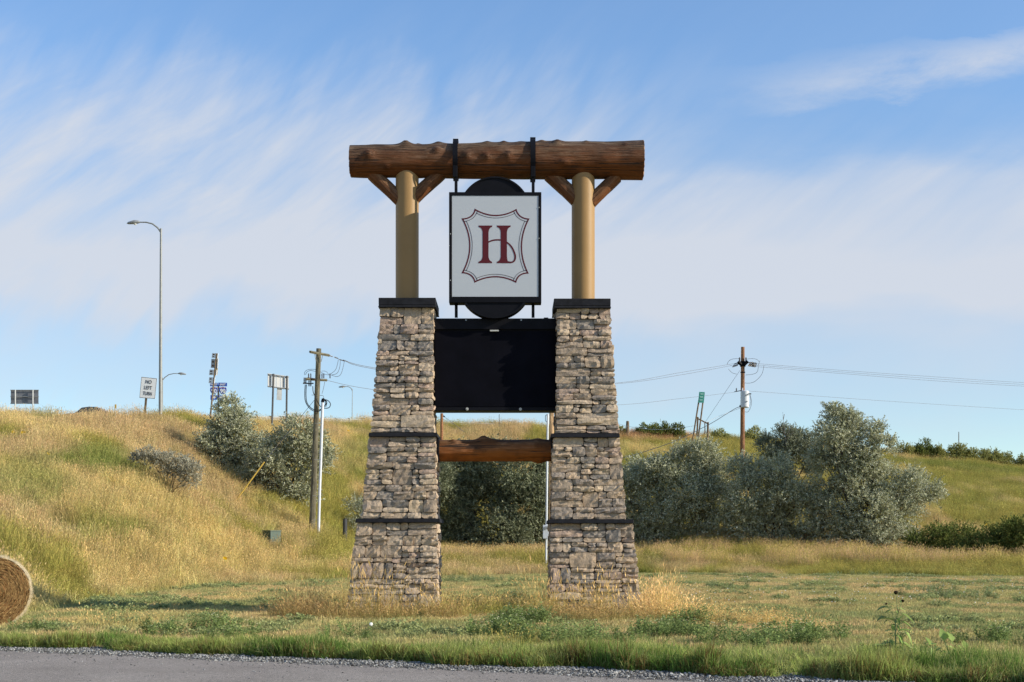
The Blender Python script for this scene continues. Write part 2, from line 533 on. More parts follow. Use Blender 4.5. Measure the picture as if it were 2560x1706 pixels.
class MB:
    """collects simple solids into one mesh; coordinates are world metres, minus the origin"""
    def __init__(self, org=(0, 0, 0)):
        self.v = []; self.f = []; self.org = Vector(org); self.top = []; self.has_top = False

    def add(self, V, Fc, top=None):
        k = len(self.v)
        self.v += [Vector(v) - self.org for v in V]
        self.f += [tuple(i + k for i in f) for f in Fc]
        self.top += list(top) if top is not None else [0.6] * len(V)
        return self

    def box(self, lo, hi, rot=None, piv=None):
        x0, y0, z0 = lo; x1, y1, z1 = hi
        V = [(x0, y0, z0), (x1, y0, z0), (x1, y1, z0), (x0, y1, z0), (x0, y0, z1), (x1, y0, z1), (x1, y1, z1), (x0, y1, z1)]
        if rot is not None:
            c = Vector(piv) if piv is not None else Vector(((x0 + x1) / 2, (y0 + y1) / 2, (z0 + z1) / 2))
            V = [c + rot @ (Vector(v) - c) for v in V]
        return self.add(V, [(0, 3, 2, 1), (4, 5, 6, 7), (0, 1, 5, 4), (1, 2, 6, 5), (2, 3, 7, 6), (3, 0, 4, 7)])

    def frustum(self, lo, hi, a, b):
        """four-sided block; a = (x0,x1,y0,y1) at z lo, b the same at z hi"""
        V = [(a[0], a[2], lo), (a[1], a[2], lo), (a[1], a[3], lo), (a[0], a[3], lo), (b[0], b[2], hi), (b[1], b[2], hi), (b[1], b[3], hi), (b[0], b[3], hi)]
        return self.add(V, [(0, 3, 2, 1), (4, 5, 6, 7), (0, 1, 5, 4), (1, 2, 6, 5), (2, 3, 7, 6), (3, 0, 4, 7)])

    def tube(self, pts, rad, n=10, caps=True):
        pts = [Vector(p) for p in pts]
        if not hasattr(rad, '__len__'): rad = [rad] * len(pts)
        V = []; up = None
        for i, p in enumerate(pts):
            d = (pts[min(i + 1, len(pts) - 1)] - pts[max(i - 1, 0)]).normalized()
            if up is None:
                up = Vector((0, 0, 1)) if abs(d.z) < 0.9 else Vector((0, 1, 0))
            a = d.cross(up).normalized(); b = a.cross(d).normalized(); up = b
            for k in range(n):
                th = 2 * math.pi * k / n
                V.append(p + (a * math.cos(th) + b * math.sin(th)) * rad[i])
        Fc = []
        for i in range(len(pts) - 1):
            for k in range(n):
                k2 = (k + 1) % n
                Fc.append((i * n + k, i * n + k2, (i + 1) * n + k2, (i + 1) * n + k))
        if caps:
            Fc.append(tuple(range(n - 1, -1, -1))); Fc.append(tuple((len(pts) - 1) * n + k for k in range(n)))
        return self.add(V, Fc)

    def prism(self, poly, y0, y1):
        """poly: list of (x, z); extruded from y0 (front) to y1"""
        n = len(poly)
        V = [(x, y0, z) for x, z in poly] + [(x, y1, z) for x, z in poly]
        tri = tessellate_polygon([[Vector((x, z, 0)) for x, z in poly]])
        Fc = [tuple(t) for t in tri] + [tuple(i + n for i in reversed(t)) for t in tri]
        Fc += [(i, (i + 1) % n, n + (i + 1) % n, n + i) for i in range(n)]
        return self.add(V, Fc)

    def strip(self, A, B, y0, y1, closed=True):
        """band between two equally long outlines (x, z) with thickness"""
        n = len(A)
        V = [(x, y0, z) for x, z in A] + [(x, y0, z) for x, z in B] + [(x, y1, z) for x, z in A] + [(x, y1, z) for x, z in B]
        Fc = []
        for i in range(n if closed else n - 1):
            j = (i + 1) % n
            Fc += [(i, j, n + j, n + i), (i, 2 * n + i, 2 * n + j, j), (n + i, n + j, 3 * n + j, 3 * n + i)]
        return self.add(V, Fc)

    def build(self, name, m, parent=None, smooth=False, bevel=0.0, fix=True, sharp=35):
        me = newmesh(name, self.v, self.f, {'top': ('FLOAT', self.top)})
        if fix:
            bm = bmesh.new(); bm.from_mesh(me)
            bmesh.ops.recalc_face_normals(bm, faces=bm.faces)
            bm.to_mesh(me); bm.free()
        o = link(name, me, m, None, smooth)
        if smooth:
            me.set_sharp_from_angle(angle=R(sharp))
        if parent is not None:
            o.parent = parent
            o.location = self.org - parent.location
        else:
            o.location = self.org
        if bevel:
            md = o.modifiers.new('bevel', 'BEVEL'); md.width = bevel; md.segments = 2; md.limit_method = 'ANGLE'
        return o


def text_mesh(txt, size, m, name, parent, loc, rot, align='CENTER', ext=0.004, sx=1.0, bold=0.0):
    cu = bpy.data.curves.new(name, 'FONT')
    cu.body = txt; cu.size = size; cu.align_x = align; cu.align_y = 'CENTER'; cu.extrude = ext; cu.offset = bold
    tmp = bpy.data.objects.new('tmp', cu); COL.objects.link(tmp)
    bpy.context.view_layer.update()
    me = bpy.data.meshes.new_from_object(tmp.evaluated_get(bpy.context.evaluated_depsgraph_get()))
    bpy.data.objects.remove(tmp); bpy.data.curves.remove(cu)
    o = link(name, me, m, parent)
    me.materials.clear(); me.materials.append(m)
    o.location = Vector(loc) - (parent.location if parent else Vector())
    o.rotation_euler = rot
    o.scale = (sx, 1, 1)
    return o


# ------------------------------------------------------------------ meadow colours
GOLD = np.array((.46, .37, .17)); TAN = np.array((.43, .335, .18)); OLIVE = np.array((.28, .26, .07)); GREEN = np.array((.16, .19, .05))
PALE = np.array((.50, .385, .19)); MOWN = np.array((.33, .31, .15)); MOWNG = np.array((.22, .25, .115)); DEEP = np.array((.06, .105, .025))


def mixc(a, b, f):
    f = np.asarray(f)[..., None]
    return a * (1 - f) + b * f


def to_px(X, Y, Z):
    Y = np.maximum(Y, 1.0)
    return 1280 + F * X / Y, HY - (Z - EYE) / Y * F


def meadow_col(X, Y):
    """albedo of what grows at X, Y: real patches of dry and green plants"""
    X = np.asarray(X, float); Y = np.asarray(Y, float)
    Z = gz(X, Y)
    px, py = to_px(X, Y, Z)
    n1 = fbm(X / 5.5 + 11, Y / 8 + 3, 21, 4); n2 = fbm(X / 3.0 + 5, Y / 4.5, 31, 4); n3 = fbm(X / 1.2, Y / 1.6, 41, 3)
    c = mixc(GOLD, TAN, sstep(.42, .62, n1))
    rg = np.interp(px, [0, 300, 600, 900, 1500, 1700, 2560], [0.0, 0.0, .04, .12, .16, .26, .26])
    c = mixc(c, OLIVE, sstep(.56, .70, n2 + rg) * 0.9)
    for (bx, by, rx, ry, k) in ((230, 1170, 110, 32, .9), (60, 1225, 110, 60, .55), (330, 1190, 60, 25, .6), (240, 1345, 140, 28, .5), (900, 1150, 60, 60, .45),
                                (1500, 1170, 200, 50, .3), (2420, 1240, 200, 60, .25), (1600, 1415, 140, 16, .4), (100, 1060, 40, 16, .5)):
        e = ((px - bx) / rx) ** 2 + ((py - by) / ry) ** 2 + (n3 - .5) * 1.4
        c = mixc(c, GREEN * 1.15, np.clip(1.3 - e, 0, 1) * k * (Y > 40))
    # reddish seed heads high on the right-hand bank
    e = ((px - 1640) / 130) ** 2 + ((py - 1100) / 14) ** 2
    c = mixc(c, np.array((.42, .25, .15)), np.clip(1.4 - e, 0, 1) * .8 * (Y > 90))
    e = ((px - 2420) / 260) ** 2 + ((py - 1180 - (px - 2420) * .09) / 10) ** 2
    c = mixc(c, GREEN, np.clip(1.4 - e, 0, 1) * .7 * (Y > 90))
    return c * (0.85 + 0.3 * n3)[..., None], Z, px, py


def lawn_edge(X, Y):
    """depth at which the mown grass stops, for that direction"""
    px = np.clip(1280 + F * X / np.maximum(Y, 5), -400, 3000)
    return np.interp(px, _c[:, 0], _c[:, 1]) + 0.5


def lawn_col(X, Y):
    n1 = fbm(X / 2.6 + 40, Y / 5.5, 51, 4); n2 = fbm(X / 1.1, Y / 2.4 + 9, 61, 3); n3 = fbm(X / 0.5, Y / 0.9, 71, 2)
    c = mixc(MOWN, np.array((.42, .35, .185)), sstep(.45, .62, n1))
    c = mixc(c, MOWNG, sstep(.52, .68, n2) * .85)
    e = lawn_edge(X, Y)
    c = mixc(c, MOWNG * 1.1, (1 - sstep(0, 9, e - Y)) * .55 * sstep(.3, .55, n1 + .1))
    return c * (0.85 + 0.3 * n3)[..., None]


# ------------------------------------------------------------------ ground, road, gravel
def axis(a, b, step, far, n):
    core = np.arange(a, b + 1e-6, step)
    g = np.geomspace(1, far, n) if n else np.array([])
    return core, g


def build_ground():
    xs = np.concatenate([-np.geomspace(4000, 62, 14), np.arange(-60, 60.1, 0.9), np.geomspace(62, 4000, 14)])
    ys = np.concatenate([-np.geomspace(600, 8, 8), np.arange(-5, 30, 1.0), np.arange(30, 165, 0.8), np.geomspace(166, 5000, 18)])
    X, Y = np.meshgrid(xs, ys)
    Z = gz(X, Y)
    far = np.maximum(np.hypot(X, Y) - 400, 0)
    Z = Z - far * 0.012
    mc, _, px, py = meadow_col(X, Y)
    lc = lawn_col(X, Y)
    f = sstep(-1.0, 1.0, Y - lawn_edge(X, Y))
    c = mixc(lc * 0.85, mc * 0.75, f)
    dirt = (1 - sstep(0.2, 1.4, Y - edgeY(X)))
    c = mixc(c, np.array((.15, .105, .07)), dirt * .9)
    ny, nx = X.shape
    V = np.stack([X, Y, Z], -1).reshape(-1, 3)
    i = np.arange(ny * nx).reshape(ny, nx)
    Q = np.stack([i[:-1, :-1], i[:-1, 1:], i[1:, 1:], i[1:, :-1]], -1).reshape(-1, 4)
    me = fastmesh('ground', V, None, Q, c.reshape(-1, 3))
    o = link('ground', me, M['ground'], None, True)
    tag(o, 'grassy ground rising from the mown verge to the embankment', None, kind='structure')


def jag(x, amp, seed): return (fbm(np.asarray(x) * 1.3, np.asarray(x) * 0 + 3, seed, 4) - 0.5) * amp


build_ground()


def sheet(name, xs, yl, yr, z, m, label, sub=6, col=None):
    """long sheet between the curves yl (near) and yr (far)"""
    V = []; Q = []
    n = len(xs)
    for k in range(sub + 1):
        f = k / sub
        for i in range(n):
            V.append((xs[i], yl[i] * (1 - f) + yr[i] * f, z if not callable(z) else z(f)))
    for k in range(sub):
        for i in range(n - 1):
            Q.append((k * n + i, k * n + i + 1, (k + 1) * n + i + 1, (k + 1) * n + i))
    V = np.array(V)
    c = None
    if col is not None:
        c = np.ones((len(V), 3)) * np.array(col)
    me = fastmesh(name, V, None, Q, c)
    o = link(name, me, m)
    tag(o, label, None, kind='structure')
    return o


_xs = np.concatenate([np.linspace(-300, -16, 30), np.arange(-15, 15, 0.08), np.linspace(16, 300, 30)])
sheet('gravel_shoulder', _xs, edgeY(_xs) - 1.9, edgeY(_xs) + 0.25 + jag(_xs, .35, 4), 0.004, M['gravel_bed'], 'grey gravel shoulder between asphalt and grass', col=(.20, .18, .165))
_ya = edgeY(_xs) - 1.15 + jag(_xs, .3, 8) + .18 * np.interp(_xs, [-9, -4, 0, 4], [0.25, 0, -.1, -.9])
sheet('road', _xs, edgeY(_xs) - 60, _ya, lambda f: 0.012, M['asphalt'], 'worn grey asphalt road in the foreground', sub=30)


# ------------------------------------------------------------------ scattering (geometry nodes instances)
def scatter(name, variants, pts, yaw, tilt, scl, tint, idx, m, label=None, kind='stuff', parent=None):
    """one object that instances small meshes; variants are never linked to the scene themselves"""
    n = len(pts)
    me = bpy.data.meshes.new(name)
    me.vertices.add(n); me.vertices.foreach_set('co', np.asarray(pts, np.float32).ravel())
    def att(k, typ, key, data):
        a = me.attributes.new(k, typ, 'POINT'); a.data.foreach_set(key, np.ascontiguousarray(data).ravel())
    rot = np.stack([tilt[:, 0], tilt[:, 1], yaw], -1).astype(np.float32)
    att('rot', 'FLOAT_VECTOR', 'vector', rot)
    att('scl', 'FLOAT_VECTOR', 'vector', np.asarray(scl, np.float32))
    c = np.ones((n, 4), np.float32); c[:, :3] = tint
    att('tint', 'FLOAT_COLOR', 'color', c)
    att('vid', 'INT', 'value', np.asarray(idx, np.int32))
    o = link(name, me, m, parent)
    ng = bpy.data.node_groups.new(name + '_nodes', 'GeometryNodeTree')
    ng.interface.new_socket('Geometry', in_out='INPUT', socket_type='NodeSocketGeometry')
    ng.interface.new_socket('Geometry', in_out='OUTPUT', socket_type='NodeSocketGeometry')
    N = ng.nodes; L = ng.links
    gi = N.new('NodeGroupInput'); go = N.new('NodeGroupOutput')
    jn = N.new('GeometryNodeGeometryToInstance')
    for k, vm in reversed(list(enumerate(variants))):
        vo = bpy.data.objects.new(name + '_variant', vm)
        if len(vm.materials) == 0: vm.materials.append(m)
        oi = N.new('GeometryNodeObjectInfo'); oi.inputs['Object'].default_value = vo
        L.new(oi.outputs['Geometry'], jn.inputs[0])
    ip = N.new('GeometryNodeInstanceOnPoints')
    L.new(gi.outputs[0], ip.inputs['Points']); L.new(jn.outputs[0], ip.inputs['Instance'])
    ip.inputs['Pick Instance'].default_value = True
    def na(nm, typ):
        q = N.new('GeometryNodeInputNamedAttribute'); q.data_type = typ; q.inputs['Name'].default_value = nm
        return q.outputs['Attribute']
    L.new(na('vid', 'INT'), ip.inputs['Instance Index'])
    L.new(na('rot', 'FLOAT_VECTOR'), ip.inputs['Rotation'])
    L.new(na('scl', 'FLOAT_VECTOR'), ip.inputs['Scale'])
    L.new(ip.outputs[0], go.inputs[0])
    md = o.modifiers.new('scatter', 'NODES'); md.node_group = ng
    tag(o, label, None, kind=kind)
    return o


def tuft(name, n, rad, h, w, lean=0.35, root=(1, 1, 1), tip=(1, 1, 1), seed=0, head=0.0, headw=0.012, headcol=(1, 1, 1), droop=0.25):
    """clump of n blades; h=(min,max), w=blade width; head: length of a seed head on each stem"""
    g = np.random.default_rng(seed)
    a = g.uniform(0, 2 * np.pi, n); r = rad * np.sqrt(g.uniform(0, 1, n))
    base = np.stack([np.cos(a) * r, np.sin(a) * r, np.zeros(n)], -1)
    hh = g.uniform(h[0], h[1], n)
    la = g.uniform(0, 2 * np.pi, n); lm = g.uniform(0, lean, n)
    ld = np.stack([np.cos(la) * lm, np.sin(la) * lm, np.zeros(n)], -1)
    ya = g.uniform(0, np.pi, n); sd_ = np.stack([np.cos(ya), np.sin(ya), np.zeros(n)], -1)
    up = np.array((0, 0, 1.0))
    mid = base + up * (hh * .55)[:, None] + ld * (hh * .4)[:, None]
    tp = base + up * (hh * (1 - lm * droop))[:, None] + ld * hh[:, None]
    W = (w * g.uniform(.7, 1.3, n))[:, None]
    V = np.stack([base - sd_ * W / 2, base + sd_ * W / 2, mid - sd_ * W * .42, mid + sd_ * W * .42, tp], 1)
    br = g.uniform(.72, 1.28, n)[:, None]
    c0 = np.array(root) * br; c1 = np.array(tip) * br
    C = np.stack([c0, c0, (c0 + c1) / 2, (c0 + c1) / 2, c1], 1)
    k = (np.arange(n) * 5)[:, None]
    Q = k + np.array([[0, 1, 3, 2]]); T = k + np.array([[2, 3, 4]])
    V = V.reshape(-1, 3); C = C.reshape(-1, 3)
    if head:
        sel = g.random(n) < .8
        m_ = sel.sum()
        d = (tp - mid); d /= np.linalg.norm(d, axis=1)[:, None]
        p0 = tp[sel] - d[sel] * head * .2; L_ = head * g.uniform(.7, 1.3, m_)[:, None]
        s2 = sd_[sel] * headw
        HV = np.stack([p0, p0 + d[sel] * L_ * .45 - s2, p0 + d[sel] * L_, p0 + d[sel] * L_ * .45 + s2], 1).reshape(-1, 3)
        k2 = (np.arange(m_) * 4 + len(V))[:, None]
        Q = np.concatenate([Q, k2 + np.array([[0, 1, 2, 3]])])
        V = np.concatenate([V, HV]); hc = np.repeat(np.array(headcol) * br[sel], 4, axis=0)
        C = np.concatenate([C, hc])
    return fastmesh(name, V, T, Q, C)


def weed(name, seed, h=0.35, n_st=9, leaf=0.03, col=(1, 1, 1), spread=.6, leaves=14, flower=None):
    """branchy leafy herb"""
    g = np.random.default_rng(seed)
    V = []; T = []; Q = []; C = []
    for s in range(n_st):
        a = g.uniform(0, 2 * np.pi); sp = g.uniform(.1, spread); H = h * g.uniform(.6, 1.1)
        d = np.array((np.cos(a) * sp, np.sin(a) * sp, 1.0)); d /= np.linalg.norm(d)
        b = np.array((np.cos(a), np.sin(a), 0)) * g.uniform(0, .04)
        side = np.array((-np.sin(a), np.cos(a), 0)) * .003
        k = len(V); e = b + d * H
        V += [b - side, b + side, e]; T.append((k, k + 1, k + 2)); C += [np.array(col) * .8] * 3
        for j in range(leaves):
            f = g.uniform(.15, 1.0); p = b + d * H * f
            la = g.uniform(0, 2 * np.pi); ld = np.array((np.cos(la), np.sin(la), g.uniform(-.2, .8))); ld /= np.linalg.norm(ld)
            ls = np.cross(ld, (g.normal(), g.normal(), g.normal())); ls /= np.linalg.norm(ls)
            L_ = leaf * g.uniform(.6, 1.4); k = len(V)
            V += [p, p + ld * L_ * .5 + ls * L_ * .28, p + ld * L_, p + ld * L_ * .5 - ls * L_ * .28]
            Q.append((k, k + 1, k + 2, k + 3)); C += [np.array(col) * g.uniform(.7, 1.35)] * 4
        if flower is not None and g.random() < .5:
            k = len(V); r = .012
            V += [e + (-r, 0, 0), e + (0, r, .01), e + (r, 0, 0), e + (0, -r, .012)]; Q.append((k, k + 1, k + 2, k + 3)); C += [np.array(flower)] * 4
    return fastmesh(name, np.array(V), np.array(T), np.array(Q), np.array(C))


def fan_points(n, dlo, dhi, pxlo=-120, pxhi=2680, power=1.0):
    """points uniform in area over the part of the ground the camera looks at"""
    d = np.sqrt(rng.uniform(dlo ** 2, dhi ** 2, n)) if power == 1.0 else dlo + (dhi - dlo) * rng.uniform(0, 1, n) ** power
    px = rng.uniform(pxlo, pxhi, n)
    return (px - 1280) / F * d, d


def rand_tilt(n, s=0.12): return rng.normal(0, s, (n, 2))


def gscatter(name, variants, X, Y, s, tint, m, label, tilt=.1, zs=None, dz=-0.01, idx=None):
    n = len(X)
    pts = np.stack([X, Y, gz(X, Y) + dz], -1)
    scl = np.stack([s, s, s if zs is None else zs], -1)
    if idx is None: idx = rng.integers(0, len(variants), n)
    return scatter(name, variants, pts, rng.uniform(0, 6.283, n), rand_tilt(n, tilt), scl, tint, idx, m, label)


def clear_of_pillars(X, Y):
    a = (np.abs(X + 2.85) < 1.05) & (np.abs(Y - 33) < .86)
    b = (np.abs(X - 1.9) < 1.07) & (np.abs(Y - 33) < .86)
    return ~(a | b)


def grow_grass():
    # tall dry grass of the embankment
    tall = [tuft('tall_dry_grass', 46, .32, (.25, .85), .012, .5, (.85, .95, .75), (1.12, 1.05, 1.0), s, .085, .0095, (1.15, 1.03, .98)) for s in range(5)]
    X, Y = fan_points(125000, 28, 157)
    e = lawn_edge(X, Y)
    keep = Y > e + rng.normal(0, .5, len(X)) + (fbm(X / 3.5, Y / 20, 57, 3) - .5) * 7
    px = 1280 + F * X / Y
    cd = np.interp(px, _c[:, 0], _c[:, 4])
    keep &= Y < cd + 4
    X, Y, e, cd, px = X[keep], Y[keep], e[keep], cd[keep], px[keep]
    c, Z, px, py = meadow_col(X, Y)
    n = len(X)
    c = c * rng.uniform(.7, 1.32, (n, 1)) * rng.uniform(.93, 1.07, (n, 3))
    c = c * (.88 + .24 * fbm(X / .8, Y / 1.3, 66, 2))[:, None]
    s = rng.uniform(.75, 1.25, n)
    h = s * (0.7 + 0.7 * fbm(X / 2.5, Y / 2.5, 77, 3)) * np.interp(px, [-400, 600, 1500, 3000], [.85, .9, .9, .8])
    h *= 0.42 + .58 * sstep(-2, 9, Y - e)
    h *= np.where((np.abs(px - 679) < 30) & (py > 1330) & (py < 1405), .45, 1)
    hb = sstep(4, 0, cd - Y); h *= 1 + .25 * hb * (fbm(X / 1.5, Y, 91, 2) > .5)
    gscatter('tall_meadow_grass', tall, X, Y, s, c * np.array((1.24, 1.25, 1.22)), M['grass'], 'tall dry golden and green grass covering the embankment', .16, h)

    # taller feathery band in front of the right-hand bushes
    X, Y = fan_points(9000, 70, 92, 1400, 2680)
    k = (Y > lawn_edge(X, Y) + 5) & (fbm(X / 2, Y / 3, 12, 3) > .50 - .12 * np.exp(-((1280 + F * X / Y - 2030) / 220) ** 2))
    X, Y = X[k], Y[k]; n = len(X)
    c = np.where((rng.random(n) < .55)[:, None], np.array((.60, .45, .25)), np.array((.50, .44, .15))) * rng.uniform(.75, 1.2, (n, 1))
    gscatter('feathery_grass_band', tall, X, Y, rng.uniform(.8, 1.2, n), c, M['grass'], 'taller feathery tan grass along the foot of the bushes', .15, rng.uniform(.9, 1.5, n))

    # mown grass
    short = [tuft('mown_grass', 44, .17, (.025, .085), .0085, .9, (.9, 1, .8), (1.1, 1.03, 1), 20 + s, droop=.5) for s in range(5)]
    X, Y = fan_points(120000, 19, 76)
    k = (Y > edgeY(X) + .1) & (Y < lawn_edge(X, Y) + .6) & clear_of_pillars(X, Y)
    X, Y = X[k], Y[k]; n = len(X)
    c = lawn_col(X, Y) * rng.uniform(.75, 1.3, (n, 1)) * rng.uniform(.93, 1.07, (n, 3))
    gscatter('mown_grass', short, X, Y, rng.uniform(.8, 1.5, n), c * np.array((1.38, 1.24, 1.2)), M['grass'], 'short mown olive and tan grass of the lawn', .12, rng.uniform(.7, 1.5, n))

    # low green herbs in the lawn
    wd = [weed('low_herb', 200 + s, .12, 12, .03, (1, 1, 1), 1.4, 12) for s in range(4)]
    X, Y = fan_points(30000, 24, 72)
    d = fbm(X / 1.1 + 3, Y / 2.4, 14, 4)
    k = (Y < lawn_edge(X, Y) + 1) & (d > .655) & clear_of_pillars(X, Y) & (Y > edgeY(X) + 2)
    X, Y, d = X[k], Y[k], d[k]; n = len(X)
    c = mixc(np.array((.27, .31, .12)), np.array((.35, .36, .16)), rng.random(n)) * rng.uniform(.8, 1.2, (n, 1))
    gscatter('lawn_herbs', wd, X, Y, rng.uniform(.8, 1.7, n) * (.75 + 2 * (d - .6)), c, M['grass'], 'low bluish green herbs in patches of the lawn', .1)

    # lush green verge by the road
    lush = [tuft('verge_grass', 34, .12, (.07, .30), .0085, 1.0, (.8, .95, .7), (1.1, 1.1, .9), 40 + s, droop=.4) for s in range(5)]
    X = rng.uniform(-12, 12, 42000); q = rng.random(len(X))
    wid = np.interp(X, [-9, -3, 0, 2, 6, 12], [1.5, 1.8, 2.2, 3.4, 3.8, 4])
    q = np.clip(rng.exponential(.36, len(X)), 0, 1.6)
    Y = edgeY(X) - .08 + jag(X, .9, 19) + wid * q * (.55 + .9 * fbm(X / 1.4, X * 0, 29, 3))
    dens = fbm(X / .7, Y / .7, 88, 3)
    k = (rng.random(len(X)) < sstep(.34, .58, dens + .10) * np.clip(1 - .5 * q, .15, 1)) & clear_of_pillars(X, Y)
    X, Y, q = X[k], Y[k], q[k]; n = len(X)
    f = fbm(X / .9 + 7, Y / .9, 99, 3)
    c = mixc(np.array((.33, .37, .12)), np.array((.15, .23, .06)), sstep(.42, .6, f))
    c = mixc(c, np.array((.46, .41, .20)), (rng.random(n) < .26 + .35 * q) * .8)
    c = mixc(c, np.array((.20, .085, .05)), (rng.random(n) < .22) * (q < .12) * .8)
    h = rng.uniform(.35, 1.3, n) * (0.2 + 1.7 * fbm(X / .45, Y / .45, 23, 3) ** 1.5) * np.clip(1.1 - .45 * q, .3, 1) * np.interp(X, [-9, -2, 3, 9], [.85, .9, 1.15, 1.3])
    gscatter('verge_grass', lush, X, Y, rng.uniform(.8, 1.25, n), c * rng.uniform(.75, 1.3, (n, 1)), M['grass'], 'lush green grass on the verge beside the road', .2, h)

    # leafy weeds in the verge and round the pillar feet
    wv = [weed('leafy_weed', 300 + s, .34, 11, .034, (1, 1, 1), .8, 22, (4.2, 3.0, 5.5) if s % 2 else None) for s in range(4)]
    spots = [(1290, 1560, .45, 70), (1260, 1590, .5, 50), (1680, 1590, .55, 60), (1740, 1560, .3, 30), (1880, 1615, .7, 50), (2010, 1600, .6, 40),
             (540, 1580, .35, 22), (410, 1590, .4, 14), (590, 1600, .4, 12), (2500, 1610, .7, 30), (2360, 1500, .9, 14), (1180, 1455, 1.0, 26), (1160, 1450, .8, 12),
             (1830, 1425, 1.6, 34), (2080, 1435, 2.4, 34), (2180, 1440, 1.5, 22), (1560, 1500, 1.6, 30), (1830, 1470, 1.4, 18), (2390, 1495, 1.4, 34), (2330, 1480, .7, 24),
             (1330, 1500, .4, 20), (2240, 1660, .5, 16), (100, 1580, .4, 16), (860, 1600, .5, 12), (1500, 1610, .8, 26), (1380, 1610, .6, 26)]
    XX = []; YY = []; SS = []; CC = []
    for (px_, py_, r, k_) in spots:
        o = ghit(px_, py_, 17.5)
        a = rng.uniform(0, 6.283, k_); rr = 1.35 * r * rng.random(k_) ** .75
        XX.append(o.x + np.cos(a) * rr); YY.append(o.y + np.sin(a) * rr * 1.1)
        SS.append(rng.uniform(.3, 1.2, k_) ** 1.2 * (1.0 if o.y < 30 else .8))
        g_ = np.array((.23, .29, .10)) if o.y < 30 else np.array((.27, .31, .14))
        CC.append(g_ * rng.uniform(.7, 1.25, (k_, 1)))
    X = np.concatenate(XX); Y = np.concatenate(YY); s = np.concatenate(SS); c = np.concatenate(CC)
    k = (Y > edgeY(X) + .1) & clear_of_pillars(X, Y)
    X, Y, s, c = X[k], Y[k], s[k], c[k]
    gscatter('leafy_weeds', wv, X, Y, s, c, M['grass'], 'clumps of leafy green weeds with small mauve flowers', .15)

    # tall dry stalks round the pillar feet
    dry = [tuft('dry_stalks', 30, .22, (.12, .74), .0055, .75, (.75, .85, .55), (1.12, 1.03, .92), 60 + s, .09, .011, (1.15, 1.0, .85)) for s in range(5)]
    XX = []; YY = []; HH = []; CC = []
    def clump(px_, py_, rx, ry, n_, hlo, hhi, col):
        o = ghit(px_, py_, 18)
        n_ = int(n_ * .48); hlo *= .52; hhi *= .64; a = rng.uniform(0, 6.283, n_); rr = np.sqrt(rng.random(n_))
        XX.append(o.x + np.cos(a) * rr * rx); YY.append(o.y + np.sin(a) * rr * ry)
        HH.append(rng.uniform(hlo, hhi, n_)); CC.append(np.array(col) * rng.uniform(.75, 1.25, (n_, 1)))
    brown = (.50, .38, .19); gold = (.66, .51, .235); ol = (.42, .39, .14)
    clump(960, 1545, 2.1, .9, 300, .5, .95, brown); clump(750, 1545, .7, .8, 70, .7, 1.15, (.40, .29, .14)); clump(1150, 1535, 1.0, 1.2, 130, .6, 1.05, ol)
    clump(1220, 1520, 1.1, 1.4, 150, .5, 1.0, gold); clump(1340, 1535, .7, 1.2, 110, .6, 1.1, ol); clump(1480, 1550, 1.3, .9, 200, .5, .95, brown)
    clump(1500, 1530, 1.2, 1.0, 110, .6, 1.1, (.42, .31, .13)); clump(1650, 1545, .75, .9, 150, .75, 1.3, (.78, .60, .32)); clump(1740, 1550, .8, .9, 120, .6, .95, gold)
    clump(1860, 1560, 1.0, 1.0, 130, .45, .85, gold); clump(2010, 1580, .25, .2, 14, .7, 1.0, gold); clump(2300, 1470, 3.0, 5, 90, .2, .5, brown)
    clump(1290, 1620, .35, .3, 26, .5, .9, ol); clump(900, 1500, 1.6, 2.2, 80, .3, .7, ol); clump(700, 1500, 2.4, 3.5, 90, .3, .6, gold); clump(340, 1560, 1.6, 1.5, 26, .5, .9, gold)
    clump(1700, 1500, 2.5, 3.5, 130, .3, .6, brown); clump(860, 1535, .8, .6, 70, .6, 1.0, (.42, .30, .14))
    clump(980, 1545, 1.6, .25, 46, 1.8, 3.0, gold); clump(1480, 1545, 1.7, .3, 60, 1.8, 3.0, gold); clump(740, 1535, .7, .5, 50, 1.3, 1.9, gold); clump(1640, 1525, .7, .5, 90, 1.3, 2.0, (.80, .62, .34))
    X = np.concatenate(XX); Y = np.concatenate(YY); h = np.concatenate(HH); c = np.concatenate(CC)
    k = clear_of_pillars(X, Y) & (Y > edgeY(X) + .15)
    X, Y, h, c = X[k], Y[k], h[k], c[k]
    gscatter('dry_grass_stalks', dry, X, Y, rng.uniform(.8, 1.3, len(X)), c, M['grass'], 'tall dry straw stalks round the feet of the stone pillars', .2, h)


grow_grass()


